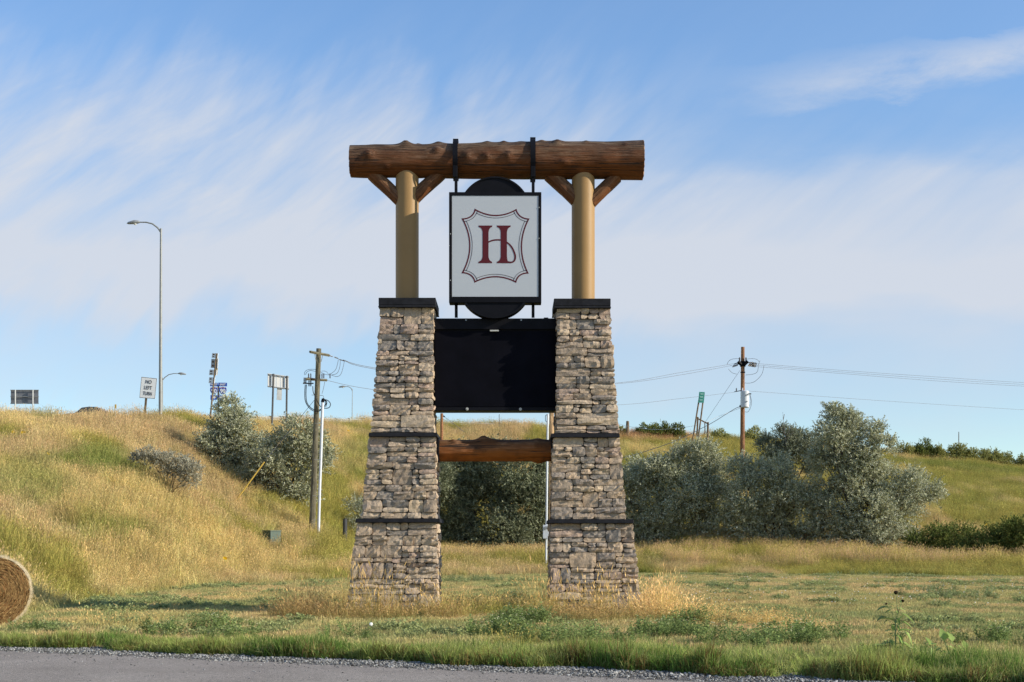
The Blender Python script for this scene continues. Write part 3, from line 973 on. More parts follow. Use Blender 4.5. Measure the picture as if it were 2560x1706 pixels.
def build_gravel():
    vs = []
    for s in range(6):
        bm = bmesh.new(); bmesh.ops.create_icosphere(bm, subdivisions=1, radius=1)
        g = random.Random(s)
        for v in bm.verts: v.co *= g.uniform(.65, 1.2)
        for v in bm.verts: v.co.z *= .65
        me = bpy.data.meshes.new('pebble'); bm.to_mesh(me); bm.free()
        a = me.attributes.new('Col', 'FLOAT_COLOR', 'POINT')
        k = (.20, .29, .14, .24, .40, .09)[s]
        a.data.foreach_set('color', np.tile((k, k * .97, k * .93, 1), len(me.vertices)).astype(np.float32))
        vs.append(me)
    n = 15000
    X = rng.uniform(-11, 9, n)
    lo = edgeY(X) - 1.35; hi = edgeY(X) + .25
    Y = lo + (hi - lo) * rng.beta(2.0, 1.6, n)
    s = rng.uniform(.006, .021, n) * np.where(rng.random(n) < .05, 1.6, 1)
    # strays on the asphalt
    m_ = 500
    X = np.concatenate([X, rng.uniform(-8, 8, m_)]); Y = np.concatenate([Y, edgeY(X[-m_:]) - 1.2 - rng.exponential(.9, m_)])
    s = np.concatenate([s, rng.uniform(.005, .015, m_)])
    N_ = len(X)
    pts = np.stack([X, Y, np.full(N_, .014) + s * .2], -1)
    scatter('gravel', vs, pts, rng.uniform(0, 6.28, N_), rand_tilt(N_, .3), np.stack([s, s, s], -1), np.ones((N_, 3)), rng.integers(0, 6, N_), M['pebble'],
            'loose grey gravel stones along the edge of the asphalt')


build_gravel()

# ------------------------------------------------------------------ stone pillars
D0 = 33.0     # depth of the axis of the whole sign


def X_at(px, d): return (px - 1280) / F * d


class Pillar:
    pass


def layout(W, H, g):
    """irregular coursed stonework: rectangles (x0,x1,z0,z1)"""
    out = []
    z = 0.0
    while z < H - .04:
        bh = g.choice([.12, .15, .19, .23, .28, .35])
        if z + bh > H - .12: bh = H - z
        x = 0.0
        while x < W - .02:
            w = g.uniform(.30, .72)
            if x + w > W - .2: w = W - x
            k = 1
            if bh > .3: k = g.choice([1, 2, 3, 3])
            elif bh > .2: k = g.choice([1, 1, 2, 2])
            elif bh > .16: k = g.choice([1, 1, 1, 2])
            if w > .62 and k == 1 and bh > .2: w = w if g.random() < .4 else .45 if x + .45 < W - .2 else w
            cuts = [0] + sorted([(j + g.uniform(-.25, .25)) / k for j in range(1, k)]) + [1]
            for j in range(k):
                a, b = z + bh * cuts[j], z + bh * cuts[j + 1]
                if w > .40 and g.random() < .5:
                    s = g.uniform(.3, .7) * w
                    out.append((x, x + s, a, b)); out.append((x + s, x + w, a, b))
                else:
                    out.append((x, x + w, a, b))
            x += w
        z += bh
    return out


def stone_geo(cell, W, H, corner, g, ext0, ext1):
    """one hewn stone in face coordinates (s along, t up, n outwards) -> verts, faces"""
    x0, x1, z0, z1 = cell
    gap = .004
    a0 = x0 + gap; a1 = x1 - gap
    if x0 <= 1e-6: a0 = -ext0 - g.uniform(-.012, .028)
    if x1 >= W - 1e-6: a1 = W + ext1 + g.uniform(-.012, .028)
    b0 = z0 + gap; b1 = z1 - gap
    nx = max(2, min(6, int((a1 - a0) / .085) + 1)); nz = max(2, min(4, int((b1 - b0) / .055) + 1))
    pr = g.uniform(.02, .085); tx = g.uniform(-.028, .03); tz = g.uniform(-.03, .022)
    seed = g.randint(0, 9999)
    V = []; idx = {}
    cc = [g.uniform(0, .03) for _ in range(4)]
    for j in range(nz + 1):
        for i in range(nx + 1):
            u = i / nx; v = j / nz
            s = a0 + (a1 - a0) * u; t = b0 + (b1 - b0) * v
            edge_u = i in (0, nx); edge_v = j in (0, nz)
            if not edge_u: s += g.uniform(-.012, .012)
            if not edge_v: t += g.uniform(-.010, .010)
            if edge_u and edge_v:
                q = cc[(i > 0) * 2 + (j > 0)]
                s += q if i == 0 else -q; t += q * .6 if j == 0 else -q * .6
            n = pr + tx * (u - .5) * 2 + tz * (v - .5) * 2 + g.uniform(-.019, .019)
            if edge_u or edge_v: n = n * .78 + g.uniform(-.006, .008)
            # joints wander a little, the same way for both neighbours
            wz = (float(vnoise(s * 3.1 + 50, t * 2.0, 5)) - .5) * .035 * min(1, t / .08, (H - t) / .08 if H - t > 0 else 0)
            ws = (float(vnoise(s * 2.0, t * 4.2 + 9, 6)) - .5) * .035
            V.append((s + (ws if 0 < s < W else 0), t + wz, max(n, .006)))
            idx[(i, j)] = len(V) - 1
    Fc = []
    for j in range(nz):
        for i in range(nx):
            Fc.append((idx[i, j], idx[i + 1, j], idx[i + 1, j + 1], idx[i, j + 1]))
    ring = [(i, 0) for i in range(nx)] + [(nx, j) for j in range(nz)] + [(i, nz) for i in range(nx, 0, -1)] + [(0, j) for j in range(nz, 0, -1)]
    k = len(V)
    for r in ring:
        s, t, n = V[idx[r]]
        V.append((s, t, -.03))
    L_ = len(ring)
    for q in range(L_):
        q2 = (q + 1) % L_
        Fc.append((idx[ring[q2]], idx[ring[q]], k + q, k + q2))
    return V, Fc


def pillar(side):
    """side -1: the left pillar, +1: the right one"""
    g = random.Random(11 if side < 0 else 29)
    df = 32.35
    if side < 0:
        secs = [  # rows bottom/top, then px left/right at bottom and top
            (1543, 1307, 868, 1096, 893, 1094), (1297, 1092, 904, 1091, 925, 1090), (1082, 765, 928, 1083, 951, 1083)]
        ledges = [(1307, 1297, 889, 1101), (1092, 1082, 921, 1094)]
        cap = (767, 743, 946, 1089); cx = 1018
    else:
        secs = [(1543, 1309, 1374, 1606, 1375, 1580), (1299, 1094, 1380, 1565, 1382, 1549), (1084, 767, 1391, 1547, 1391, 1524)]
        ledges = [(1309, 1299, 1370, 1584), (1094, 1084, 1377, 1550)]
        cap = (769, 745, 1385, 1527); cx = 1458
    base = P(cx, 1540, D0); base.z = 0
    if side < 0:
        root = empty('stone_pillar', base, 'tapering ledgestone pillar whose tan post is mostly shaded by the hanging sign', 'pillar', 'stone pillars of the roadside sign')
    else:
        root = empty('stone_pillar', base, 'tapering ledgestone pillar whose tan post is sunlit all down its right half', 'pillar', 'stone pillars of the roadside sign')
    org = Vector(base)

    def hd(z): return float(np.interp(z, [0, 2.0, 4.0, 7.0], [.84, .74, .68, .58]))   # half depth of the core
    core = MB(org)
    faces = {'front': [], 'inner': [], 'other': []}
    for (pb, pt, l0, r0, l1, r1) in secs:
        zb = max(zray(pb, df), -.12); zt = zray(pt, df)
        if pb == 1543: zb = -.12
        xb0, xb1, xt0, xt1 = X_at(l0, df) + .06, X_at(r0, df) - .06, X_at(l1, df) + .06, X_at(r1, df) - .06
        yb0, yb1, yt0, yt1 = D0 - hd(zb), D0 + hd(zb), D0 - hd(zt), D0 + hd(zt)
        core.frustum(zb, zt, (xb0, xb1, yb0, yb1), (xt0, xt1, yt0, yt1))
        H = zt - zb
        for nm, (A0, A1, B0, B1) in {
            'front': ((xb0, yb0), (xb1, yb0), (xt0, yt0), (xt1, yt0)),
            'right': ((xb1, yb0), (xb1, yb1), (xt1, yt0), (xt1, yt1)),
            'left': ((xb0, yb1), (xb0, yb0), (xt0, yt1), (xt0, yt0)),
            'back': ((xb1, yb1), (xb0, yb1), (xt1, yt1), (xt0, yt1))}.items():
            A0 = Vector((*A0, zb)); A1 = Vector((*A1, zb)); B0 = Vector((*B0, zt)); B1 = Vector((*B1, zt))
            W = ((A1 - A0).length + (B1 - B0).length) / 2
            nrm = (A1 - A0).cross(B0 - A0).normalized()
            e = .055 if nm in ('front', 'back') else 0.0
            for cell in layout(W, H, g):
                V, Fc = stone_geo(cell, W, H, None, g, e, e)
                VV = []
                for s, t, n in V:
                    u = s / W; v = t / H
                    p = (A0.lerp(A1, u)).lerp(B0.lerp(B1, u), v) + nrm * n
                    VV.append(p)
                inner = 'right' if side < 0 else 'left'
                key = 'front' if nm == 'front' else 'inner' if nm == inner else 'other'
                faces[key].append((VV, Fc))
    core.build('mortar_core', M['mortar'], root)
    single = faces['front'] + faces['inner'][:max(0, 298 - len(faces['front']))]
    rest = faces['inner'][max(0, 298 - len(faces['front'])):] + faces['other']
    for VV, Fc in single:
        c = sum(VV, Vector()) / len(VV)
        me = newmesh('stone', [v - c for v in VV], Fc)
        o = link('stone', me, M['stone'], root)
        o.location = c - root.location
    V = []; Fc = []; rn = []
    for a, b in rest:
        k = len(V); V += [v - org for v in a]; Fc += [tuple(i + k for i in f) for f in b]; rn += [g.random()] * len(a)
    me = newmesh('stone', V, Fc, {'rnd': ('FLOAT', rn)})
    o = link('stone', me, M['stone'], root); o['kind'] = 'stuff'; o['label'] = 'stones of the outer and rear faces'
    # ledges and cap: concrete slabs with a proud lip
    for (pb, pt, l, r) in ledges:
        zb, zt = zray(pb, 32.2), zray(pt, 32.2); h = hd((zb + zt) / 2) + .13
        MB(org).frustum(zb, zt, (X_at(l, 32.2), X_at(r, 32.2), D0 - h, D0 + h), (X_at(l, 32.2) + .01, X_at(r, 32.2) - .01, D0 - h + .01, D0 + h - .01)).build('ledge', M['cap'], root, bevel=.012)
    zb, zt = zray(cap[0], 32.2), zray(cap[1], 32.2)
    l, r = X_at(cap[2], 32.25), X_at(cap[3], 32.25); h = .72
    q = (l, r, D0 - h, D0 + h)
    mb = MB(org).frustum(zb + .05, zt, (l, r, D0 - h, D0 + h), (l, r, D0 - h, D0 + h))
    mb.frustum(zb, zb + .048, (l - .01, r + .01, D0 - h - .01, D0 + h + .01), (l, r, D0 - h, D0 + h))
    mb.build('cap', M['cap'], root, bevel=.012)
    # post
    pc = (1018, 1458)[side > 0]
    px0 = X_at(pc, D0); rr = .268
    zt2 = zray(408, D0)
    mb = MB(org); mb.tube([(px0, D0, zt - .02), (px0, D0, zt2)], rr, 48); mb.build('post', M['tan'], root, smooth=True)
    # half-log braces
    def brace(a0, a1, b0, b1, dx):
        """outline from the underside of the beam (a0..a1) to the post (b0..b1)"""
        poly = [a0, a1, b1, b0]
        pts = [(X_at(p[0], D0), zray(p[1], D0)) for p in poly]
        o_ = Vector((pts[0][0], D0, pts[0][1]))
        top = (Vector((pts[0][0], 0, pts[0][1])) + Vector((pts[1][0], 0, pts[1][1]))) / 2
        bot = (Vector((pts[2][0], 0, pts[2][1])) + Vector((pts[3][0], 0, pts[3][1]))) / 2
        ax = (bot - top).normalized()
        wid = Vector((-ax.z, 0, ax.x))
        hw = abs((Vector((pts[1][0], 0, pts[1][1])) - top).dot(wid))
        n = 12; Vv = []; Ff = []; tp = []
        L_ = (bot - top).length + .16
        g2 = random.Random(int(a0[0]))
        for i in range(9):
            f = i / 8
            c = top - ax * .10 + ax * (L_ + .06) * f
            # the lower end is cut to stand against the round post
            for k in range(n):
                th = 2 * math.pi * k / n
                r1 = hw * (1 + .05 * math.sin(3 * th + f * 4) + g2.uniform(-.02, .02))
                y = math.sin(th) * .2
                w_ = math.cos(th)
                w_ = max(-.95, min(.95, w_ * 1.25))
                Vv.append(c + wid * w_ * r1 + Vector((0, D0 + y * (1 if abs(y) < .17 else .9), 0)))
                tp.append(.5 + .5 * w_ * (1 if wid.z > 0 else -1))
        for i in range(8):
            for k in range(n):
                k2 = (k + 1) % n
                Ff.append((i * n + k, i * n + k2, (i + 1) * n + k2, (i + 1) * n + k))
        Ff += [tuple(range(n)), tuple(8 * n + k for k in range(n))]
        # mesh local X runs along the brace so that the grain follows it
        org2 = Vector((top.x, D0, top.z))
        ang = math.atan2(-ax.z, ax.x)
        rot = Matrix.Rotation(-ang, 3, 'Y')
        loc = [rot @ (v - org2) for v in Vv]
        me = newmesh('brace', loc, Ff, {'top': ('FLOAT', tp)})
        bm = bmesh.new(); bm.from_mesh(me); bmesh.ops.recalc_face_normals(bm, faces=bm.faces); bm.to_mesh(me); bm.free()
        ob = link('brace', me, M['brace'], root, True)
        me.set_sharp_from_angle(angle=R(40))
        ob.rotation_euler = (0, ang, 0); ob.location = org2 - root.location
    if side < 0:
        brace((914, 441), (962, 441), (992, 519), (992, 467), 0)
        brace((1117, 441), (1070, 441), (1045, 511), (1045, 462), 0)
    else:
        brace((1356, 443), (1408, 443), (1432, 516), (1432, 466), 0)
        brace((1557, 449), (1512, 449), (1486, 519), (1486, 476), 0)
    return root


pillar(-1)
pillar(1)


# ------------------------------------------------------------------ logs
def log_mesh(x0, x1, c0, c1, r0, r1, knots, nx=180, nt=56, seed=3, waves=.012, lump=()):
    """log along X; c = centre z, r = radius at the ends; knots: (x, theta, size, height); theta 0 = front, 90 = top"""
    g = np.random.default_rng(seed)
    V = []; top = []
    xs = np.linspace(x0, x1, nx)
    th = np.linspace(0, 2 * np.pi, nt, endpoint=False)
    XX, TT = np.meshgrid(xs, th, indexing='ij')
    f = (XX - x0) / (x1 - x0)
    rad = r0 + (r1 - r0) * f
    rad = rad * (1 + .018 * np.sin(XX * 1.7 + 1) + .012 * np.sin(2 * TT + XX * .8))
    rad = rad + (vnoise(XX * 3.2, TT * 2.2, seed) - .5) * waves * 2 + (vnoise(XX * 1.2, TT * 9, seed + 1) - .5) * waves * 1.1
    for (kx, kt, ks, kh) in knots:
        dt = (TT - R(kt) + np.pi) % (2 * np.pi) - np.pi
        dist = np.sqrt(((XX - kx) / ks) ** 2 + (dt * .38 / (ks * .8)) ** 2)
        rad = rad + kh * .8 * np.exp(-(dist * .95) ** 2) + kh * .28 * np.exp(-(dist * 2.4) ** 2) - kh * .3 * np.exp(-(dist * 5) ** 2)
    knot = np.zeros_like(rad)
    for (kx, kt, ks, kh) in knots:
        dt = (TT - R(kt) + np.pi) % (2 * np.pi) - np.pi
        dist = np.sqrt(((XX - kx) / ks) ** 2 + (dt * .38 / (ks * .8)) ** 2)
        knot = np.maximum(knot, np.exp(-(dist * 2.6) ** 2) + .5 * np.exp(-((dist - .75) * 5) ** 2))
    cz = c0 + (c1 - c0) * f
    Yy = -np.cos(TT) * rad; Zz = np.sin(TT) * rad
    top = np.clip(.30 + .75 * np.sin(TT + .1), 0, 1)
    V = np.stack([XX, D0 + Yy, cz + Zz], -1)
    V[0, :, 0] += .012 * g.uniform(-1, 1, nt); V[-1, :, 0] += .012 * g.uniform(-1, 1, nt)
    # slightly domed ends
    return V, np.stack([top, knot], -1)


def build_log(name, root, org, V, top, m):
    nx, nt, _ = V.shape
    Vf = list(V.reshape(-1, 3) - np.array(org))
    Fc = []
    for i in range(nx - 1):
        for k in range(nt):
            k2 = (k + 1) % nt
            Fc.append((i * nt + k, (i + 1) * nt + k, (i + 1) * nt + k2, i * nt + k2))
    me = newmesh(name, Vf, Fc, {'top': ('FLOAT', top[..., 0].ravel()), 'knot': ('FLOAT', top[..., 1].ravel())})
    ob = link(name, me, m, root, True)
    ob.location = Vector(org) - root.location
    # end grain discs
    for e, sgn in ((0, -1), (nx - 1, 1)):
        c = V[e].mean(0)
        W_ = [c + np.array((sgn * .03, 0, 0))]
        for q in (.35, .7, 1.0):
            for k in range(nt):
                W_.append(c + (V[e][k] - c) * q + np.array((sgn * .03 * (1 - q * q), 0, 0)))
        Ff = [(0, 1 + k, 1 + (k + 1) % nt) for k in range(nt)]
        for r_ in range(2):
            for k in range(nt):
                k2 = (k + 1) % nt
                Ff.append((1 + r_ * nt + k, 1 + (r_ + 1) * nt + k, 1 + (r_ + 1) * nt + k2, 1 + r_ * nt + k2))
        me = newmesh('end_grain', [w - np.array(org) for w in W_], Ff)
        o2 = link('end_grain', me, M['endgrain'], root, True); o2.location = Vector(org) - root.location
    return ob


def big_log():
    z0 = zray(404, D0); z1 = zray(401, D0)
    x0, x1 = X_at(877, D0), X_at(1607, D0)
    org = Vector(((x0 + x1) / 2, D0, (z0 + z1) / 2))
    root = empty('log_beam', org, 'huge stained knotty log lying across the tops of both tan posts', 'log beam')
    def kx(cx): return X_at(860 + cx / 3.0167, D0)
    kn = [(kx(195), 12, .12, .085), (kx(470), 62, .13, .10), (kx(705), 25, .11, .075), (kx(710), 82, .13, .06), (kx(930), 5, .10, .06), (kx(1075), 0, .09, .055),
          (kx(1080), 66, .08, .035), (kx(1235), 5, .10, .055), (kx(1205), 60, .09, .05), (kx(1490), 66, .09, .04), (kx(1605), 52, .13, .085), (kx(1820), 55, .08, .04),
          (kx(2110), 40, .08, .03), (kx(330), -35, .09, .03), (kx(1650), -20, .12, .03), (kx(560), 88, .08, .04), (kx(1330), 85, .1, .03),
          (kx(1000), 180, .12, .07), (kx(400), 150, .12, .07), (kx(1700), 200, .12, .07)]
    V, top = log_mesh(x0, x1, z0, z1, .365, .455, kn)
    build_log('log', root, org, V, top, M['log'])


big_log()


def cross_log():
    df = D0
    x0, x1 = X_at(1099, df), X_at(1378, df)
    zc = zray(1127, df)
    org = Vector(((x0 + x1) / 2, D0, zc))
    root = empty('log_rail', org, 'short stained log spanning low between the two stone pillars', 'log rail')
    kn = [(X_at(1133, df), 50, .10, .07), (X_at(1208, df), 72, .13, .10), (X_at(1230, df), 60, .16, .04), (X_at(1208, df), -5, .1, .03), (X_at(1348, df), -80, .13, .07), (X_at(1345, df), 20, .1, .03), (X_at(1345, df), 80, .12, .04)]
    V, top = log_mesh(x0, x1, zc - .0, zc, .255, .245, kn, 90, 44, 9, .007)
    build_log('log', root, org, V, top, M['rail_log'])
    for s, (a, b) in ((-1, (1092, 1099)), (1, (1377, 1385))):
        mb = MB(org)
        mb.box((X_at(a, df), D0 - .3, zray(1156, df)), (X_at(b, df), D0 + .3, zray(1096, df)))
        mb.build('end_bracket', M['black'], root, bevel=.006)


cross_log()


# ------------------------------------------------------------------ hanging sign
def hanging_sign():
    df = 32.42; th = .38
    X = lambda px: X_at(px, df)
    Z = lambda py: zray(py, df)
    org = P(1237, 620, D0)
    root = empty('hanging_sign', org, 'black-framed white panel with maroon letter H in a scalloped shield', 'sign')
    yf, yb = df, df + th
    # frame with the two rounded lobes in one outline
    def arc(cx, cy, r, a0, a1, n=28): return [(X(cx + r * math.cos(R(a0 + (a1 - a0) * i / n))), Z(cy - r * math.sin(R(a0 + (a1 - a0) * i / n)))) for i in range(n + 1)]
    # black back board: arched top and bottom
    mb = MB(org)
    for (ch, py, sag, up) in ((77, 484, 43, 1), (77, 756, 40, -1)):
        r = (ch * ch + sag * sag) / (2 * sag)
        cy = py - sag + r if up > 0 else py + sag - r
        a = math.degrees(math.asin(ch / r))
        if r < ch: a = 90
        pts = arc(1237, cy, r, 90 - a, 90 + a) if up > 0 else arc(1237, cy, r, -90 - a, -90 + a)
        mb = MB(org); mb.prism(pts, yf + .03, yb - .03)
        o = mb.build('arched_crest' if up > 0 else 'arched_base', M['black'], root)
        # raised rim along the curve
        inner = [((x - X(1237)) * .955 + X(1237), (z - Z(cy)) * .955 + Z(cy)) for x, z in pts]
        MB(org).strip(pts, inner, yf + .005, yb - .005, closed=False).build('arch_rim', M['black'], root)
    # box frame
    mb = MB(org)
    o0, o1, o2, o3 = X(1122.5), X(1353.5), Z(757), Z(480.5)
    i0, i1, i2, i3 = X(1130), X(1346), Z(742), Z(489.5)
    mb.box((o0, yf, i3), (o1, yb, o3)); mb.box((o0, yf, o2), (o1, yb, i2)); mb.box((o0, yf + .001, i2), (i0, yb - .001, i3)); mb.box((i1, yf + .001, i2), (o1, yb - .001, i3))
    mb.build('frame', M['black'], root, bevel=.008)
    MB(org).box((i0 - .005, yf + .012, i2 - .005), (i1 + .005, yb - .012, i3 + .005)).build('panel', M['white'], root)
    # emblem; crop coordinates of the enlarged photograph
    cx_ = lambda u: X(860 + u / 3.0167)
    cz_ = lambda v: Z(320 + v / 3.0167)
    def curve(p, c, q, n=14):
        return [((1 - t) ** 2 * p[0] + 2 * t * (1 - t) * c[0] + t * t * q[0], (1 - t) ** 2 * p[1] + 2 * t * (1 - t) * c[1] + t * t * q[1]) for t in [i / n for i in range(n)]]
    K = [(986, 608), (1301, 610), (1400, 683), (1394, 1099), (1299, 1169), (984, 1168), (886, 1096), (886, 682)]
    C = [(1143, 702), (1318, 680), (1290, 891), (1312, 1098), (1143, 1086), (972, 1098), (1002, 889), (972, 682)]
    base = []
    for i in range(8):
        base += curve(K[i], C[i], K[(i + 1) % 8])
    def offset(poly, d):
        n = len(poly); out = []
        for i in range(n):
            a, b, c = Vector(poly[i - 1]), Vector(poly[i]), Vector(poly[(i + 1) % n])
            e1 = (b - a).normalized(); e2 = (c - b).normalized()
            n1 = Vector((-e1.y, e1.x)); n2 = Vector((-e2.y, e2.x))
            nn = (n1 + n2)
            if nn.length < 1e-4: nn = n1
            nn.normalize()
            k = min(2.2, 1 / max(.25, nn.dot(n1)))
            out.append(tuple(b + nn * d * k))
        return out
    def world(poly): return [(cx_(u), cz_(v)) for u, v in poly]
    yp = yf + .012
    MB(org).strip(world(offset(base, 0)), world(offset(base, 10)), yp - .003, yp + .002).build('shield_outline', M['maroon'], root)
    MB(org).strip(world(offset(base, 22)), world(offset(base, 25.5)), yp - .003, yp + .002).build('shield_inner_line', M['charcoal'], root)
    # letter
    def stem(l, r, s0, s1, s2, s3, y0=736, y1=1020):
        return ([(s0, y0), (s1, y0), (s1 - 3, y0 + 12)] + curve((s1 - 3, y0 + 12), (r + 4, y0 + 16), (r, y0 + 52), 8) + [(r, y0 + 52), (r, y1 - 52)] +
                curve((r, y1 - 52), (r + 4, y1 - 16), (s3 - 3, y1 - 12), 8) + [(s3 - 3, y1 - 12), (s3, y1), (s2, y1), (s2 + 2, y1 - 12)] +
                curve((s2 + 2, y1 - 12), (l - 2, y1 - 18), (l, y1 - 52), 8) + [(l, y1 - 52), (l, y0 + 52)] + curve((l, y0 + 52), (l - 2, y0 + 18), (s0 + 2, y0 + 12), 8) + [(s0 + 2, y0 + 12)])
    def dedupe(p):
        o = []
        for q in p:
            if not o or (abs(q[0] - o[-1][0]) + abs(q[1] - o[-1][1])) > .5: o.append(q)
        return o
    mb = MB(org)
    mb.prism(world(dedupe(stem(1045, 1090, 1015, 1119, 1013, 1118))), yp - .004, yp + .002)
    mb.prism(world(dedupe(stem(1182, 1229, 1153, 1258, 1153, 1240))), yp - .004, yp + .002)
    def ribbon(pts, w):
        A = []; B = []
        for i, p in enumerate(pts):
            q0 = Vector(pts[max(i - 1, 0)]); q1 = Vector(pts[min(i + 1, len(pts) - 1)])
            e = (q1 - q0).normalized(); n = Vector((-e.y, e.x)); ww = w[i] if hasattr(w, '__len__') else w
            A.append(tuple(Vector(p) + n * ww / 2)); B.append(tuple(Vector(p) - n * ww / 2))
        mb.strip(world(A), world(B), yp - .0045, yp + .002, closed=False)
    ribbon(curve((1086, 864), (1125, 838), (1186, 846), 12) + [(1186, 846)], 11)
    sw = curve((1222, 860), (1262, 880), (1283, 935), 10) + curve((1283, 935), (1303, 985), (1278, 1008), 10) + curve((1278, 1008), (1262, 1018), (1236, 1010), 6) + [(1236, 1010)]
    ribbon(sw, [10 + 3 * math.sin(math.pi * i / len(sw)) for i in range(len(sw))])
    mb.prism(world([(1200, 1008), (1262, 1008), (1262, 1020), (1200, 1020)]), yp - .005, yp + .002)
    mb.build('letter_emblem', M['maroon'], root)
    # retaining screws on the side rails
    for (u, v) in ((803, 800), (793, 888), (1471, 833), (803, 1150), (1471, 600)):
        p = Vector((cx_(u), yf - .004, cz_(v)))
        MB(org).tube([p + Vector((0, .012, 0)), p], .012, 8).build('screw', M['bolt'], root)
    # straps over the log, necks and rods
    for (pc, zc, rl) in ((1139.5, 402.5, .41), (1332, 402, .44)):
        xc = X_at(pc, D0)
        n = 40
        hw = .058
        zcn = zray(zc, D0)
        A = []; B = []
        mb = MB(org)
        prof = [(math.cos(2 * math.pi * i / n), math.sin(2 * math.pi * i / n)) for i in range(n)]
        Vv = []
        for (c, s) in prof:
            for rr_, xx in ((rl + .012, -hw), (rl + .012, hw), (rl + .052, hw), (rl + .052, -hw)):
                Vv.append((xc + xx, D0 + c * rr_, zcn + s * rr_))
        Ff = []
        for i in range(n):
            j = (i + 1) % n
            for k in range(4):
                k2 = (k + 1) % 4
                Ff.append((i * 4 + k, j * 4 + k, j * 4 + k2, i * 4 + k2))
        mb.add(Vv, Ff)
        mb.box((xc - hw - .004, D0 - .10, zcn + rl + .03), (xc + hw + .004, D0 + .10, zcn + rl + .075))
        mb.build('strap', M['black'], root)
        mb = MB(org)
        zb = zray(455, D0)
        mb.box((xc - .05, D0 - .46, zb), (xc + .05, D0 - .33, zcn - rl * .55))
        mb.build('strap_neck', M['black'], root, bevel=.006)
        xr = X_at(pc + .8, 32.65)
        MB(org).box((xr - .034, D0 - .42, zray(481, df)), (xr + .034, D0 - .35, zb)).build('hanger_rod', M['black'], root)
        MB(org).box((xr - .034, D0 - .30, zray(799, D0)), (xr + .034, D0 - .23, zray(756, df))).build('hanger_rod', M['black'], root)


hanging_sign()


# ------------------------------------------------------------------ message display
def display():
    df = 32.62
    X = lambda px: X_at(px, df)
    Z = lambda py: zray(py, df)
    org = P(1237, 912, D0)
    root = empty('message_display', org, 'blank black electronic message board mounted between the upper pillars', 'display board')
    x0, x1 = X(1084.5), X(1391)
    MB(org).box((x0, df + .05, Z(1026)), (x1, df + .70, Z(797))).build('cabinet', M['black'], root, bevel=.01)
    MB(org).box((x0 + .002, df - .02, Z(824)), (x1 - .002, df + .045, Z(797) + .004)).build('header', M['black'], root, bevel=.01)
    MB(org).box((x0 + .03, df + .022, Z(1017)), (x1 - .03, df + .045, Z(828))).build('screen', M['black_matte'], root, bevel=.004)
    MB(org).box((x0 + .002, df + .005, Z(1027)), (x1 - .002, df + .047, Z(1018.5))).build('bottom_rail', M['black'], root, bevel=.006)
    for px, py in ((1168, 1023), (1301, 1023.5)):
        p = Vector((X(px), df + .004, Z(py)))
        mb = MB(org); mb.tube([p, p - Vector((0, .02, 0))], .034, 12); mb.tube([p - Vector((0, .02, 0)), p - Vector((0, .035, 0))], .016, 8)
        mb.build('bolt', M['bolt'], root, smooth=True)
    for px in (1165, 1303):
        p = Vector((X(px), df - .021, Z(801)))
        MB(org).tube([p, p - Vector((0, .012, 0))], .02, 8).build('bolt', M['dull_steel'], root)
    MB(org).box((X(1225), df - .03, Z(829)), (X(1247), df + .02, Z(825.5))).build('light_sensor', M['bolt'], root)
    MB(org).box((X(1360), df + .1, Z(797)), (X(1371), df + .25, Z(792.5))).build('vent_cap', M['black'], root)
    MB(org).tube([(X(1236), D0, Z(797)), (X(1236), D0, Z(788))], .15, 16).build('pivot_plate', M['black'], root)


display()


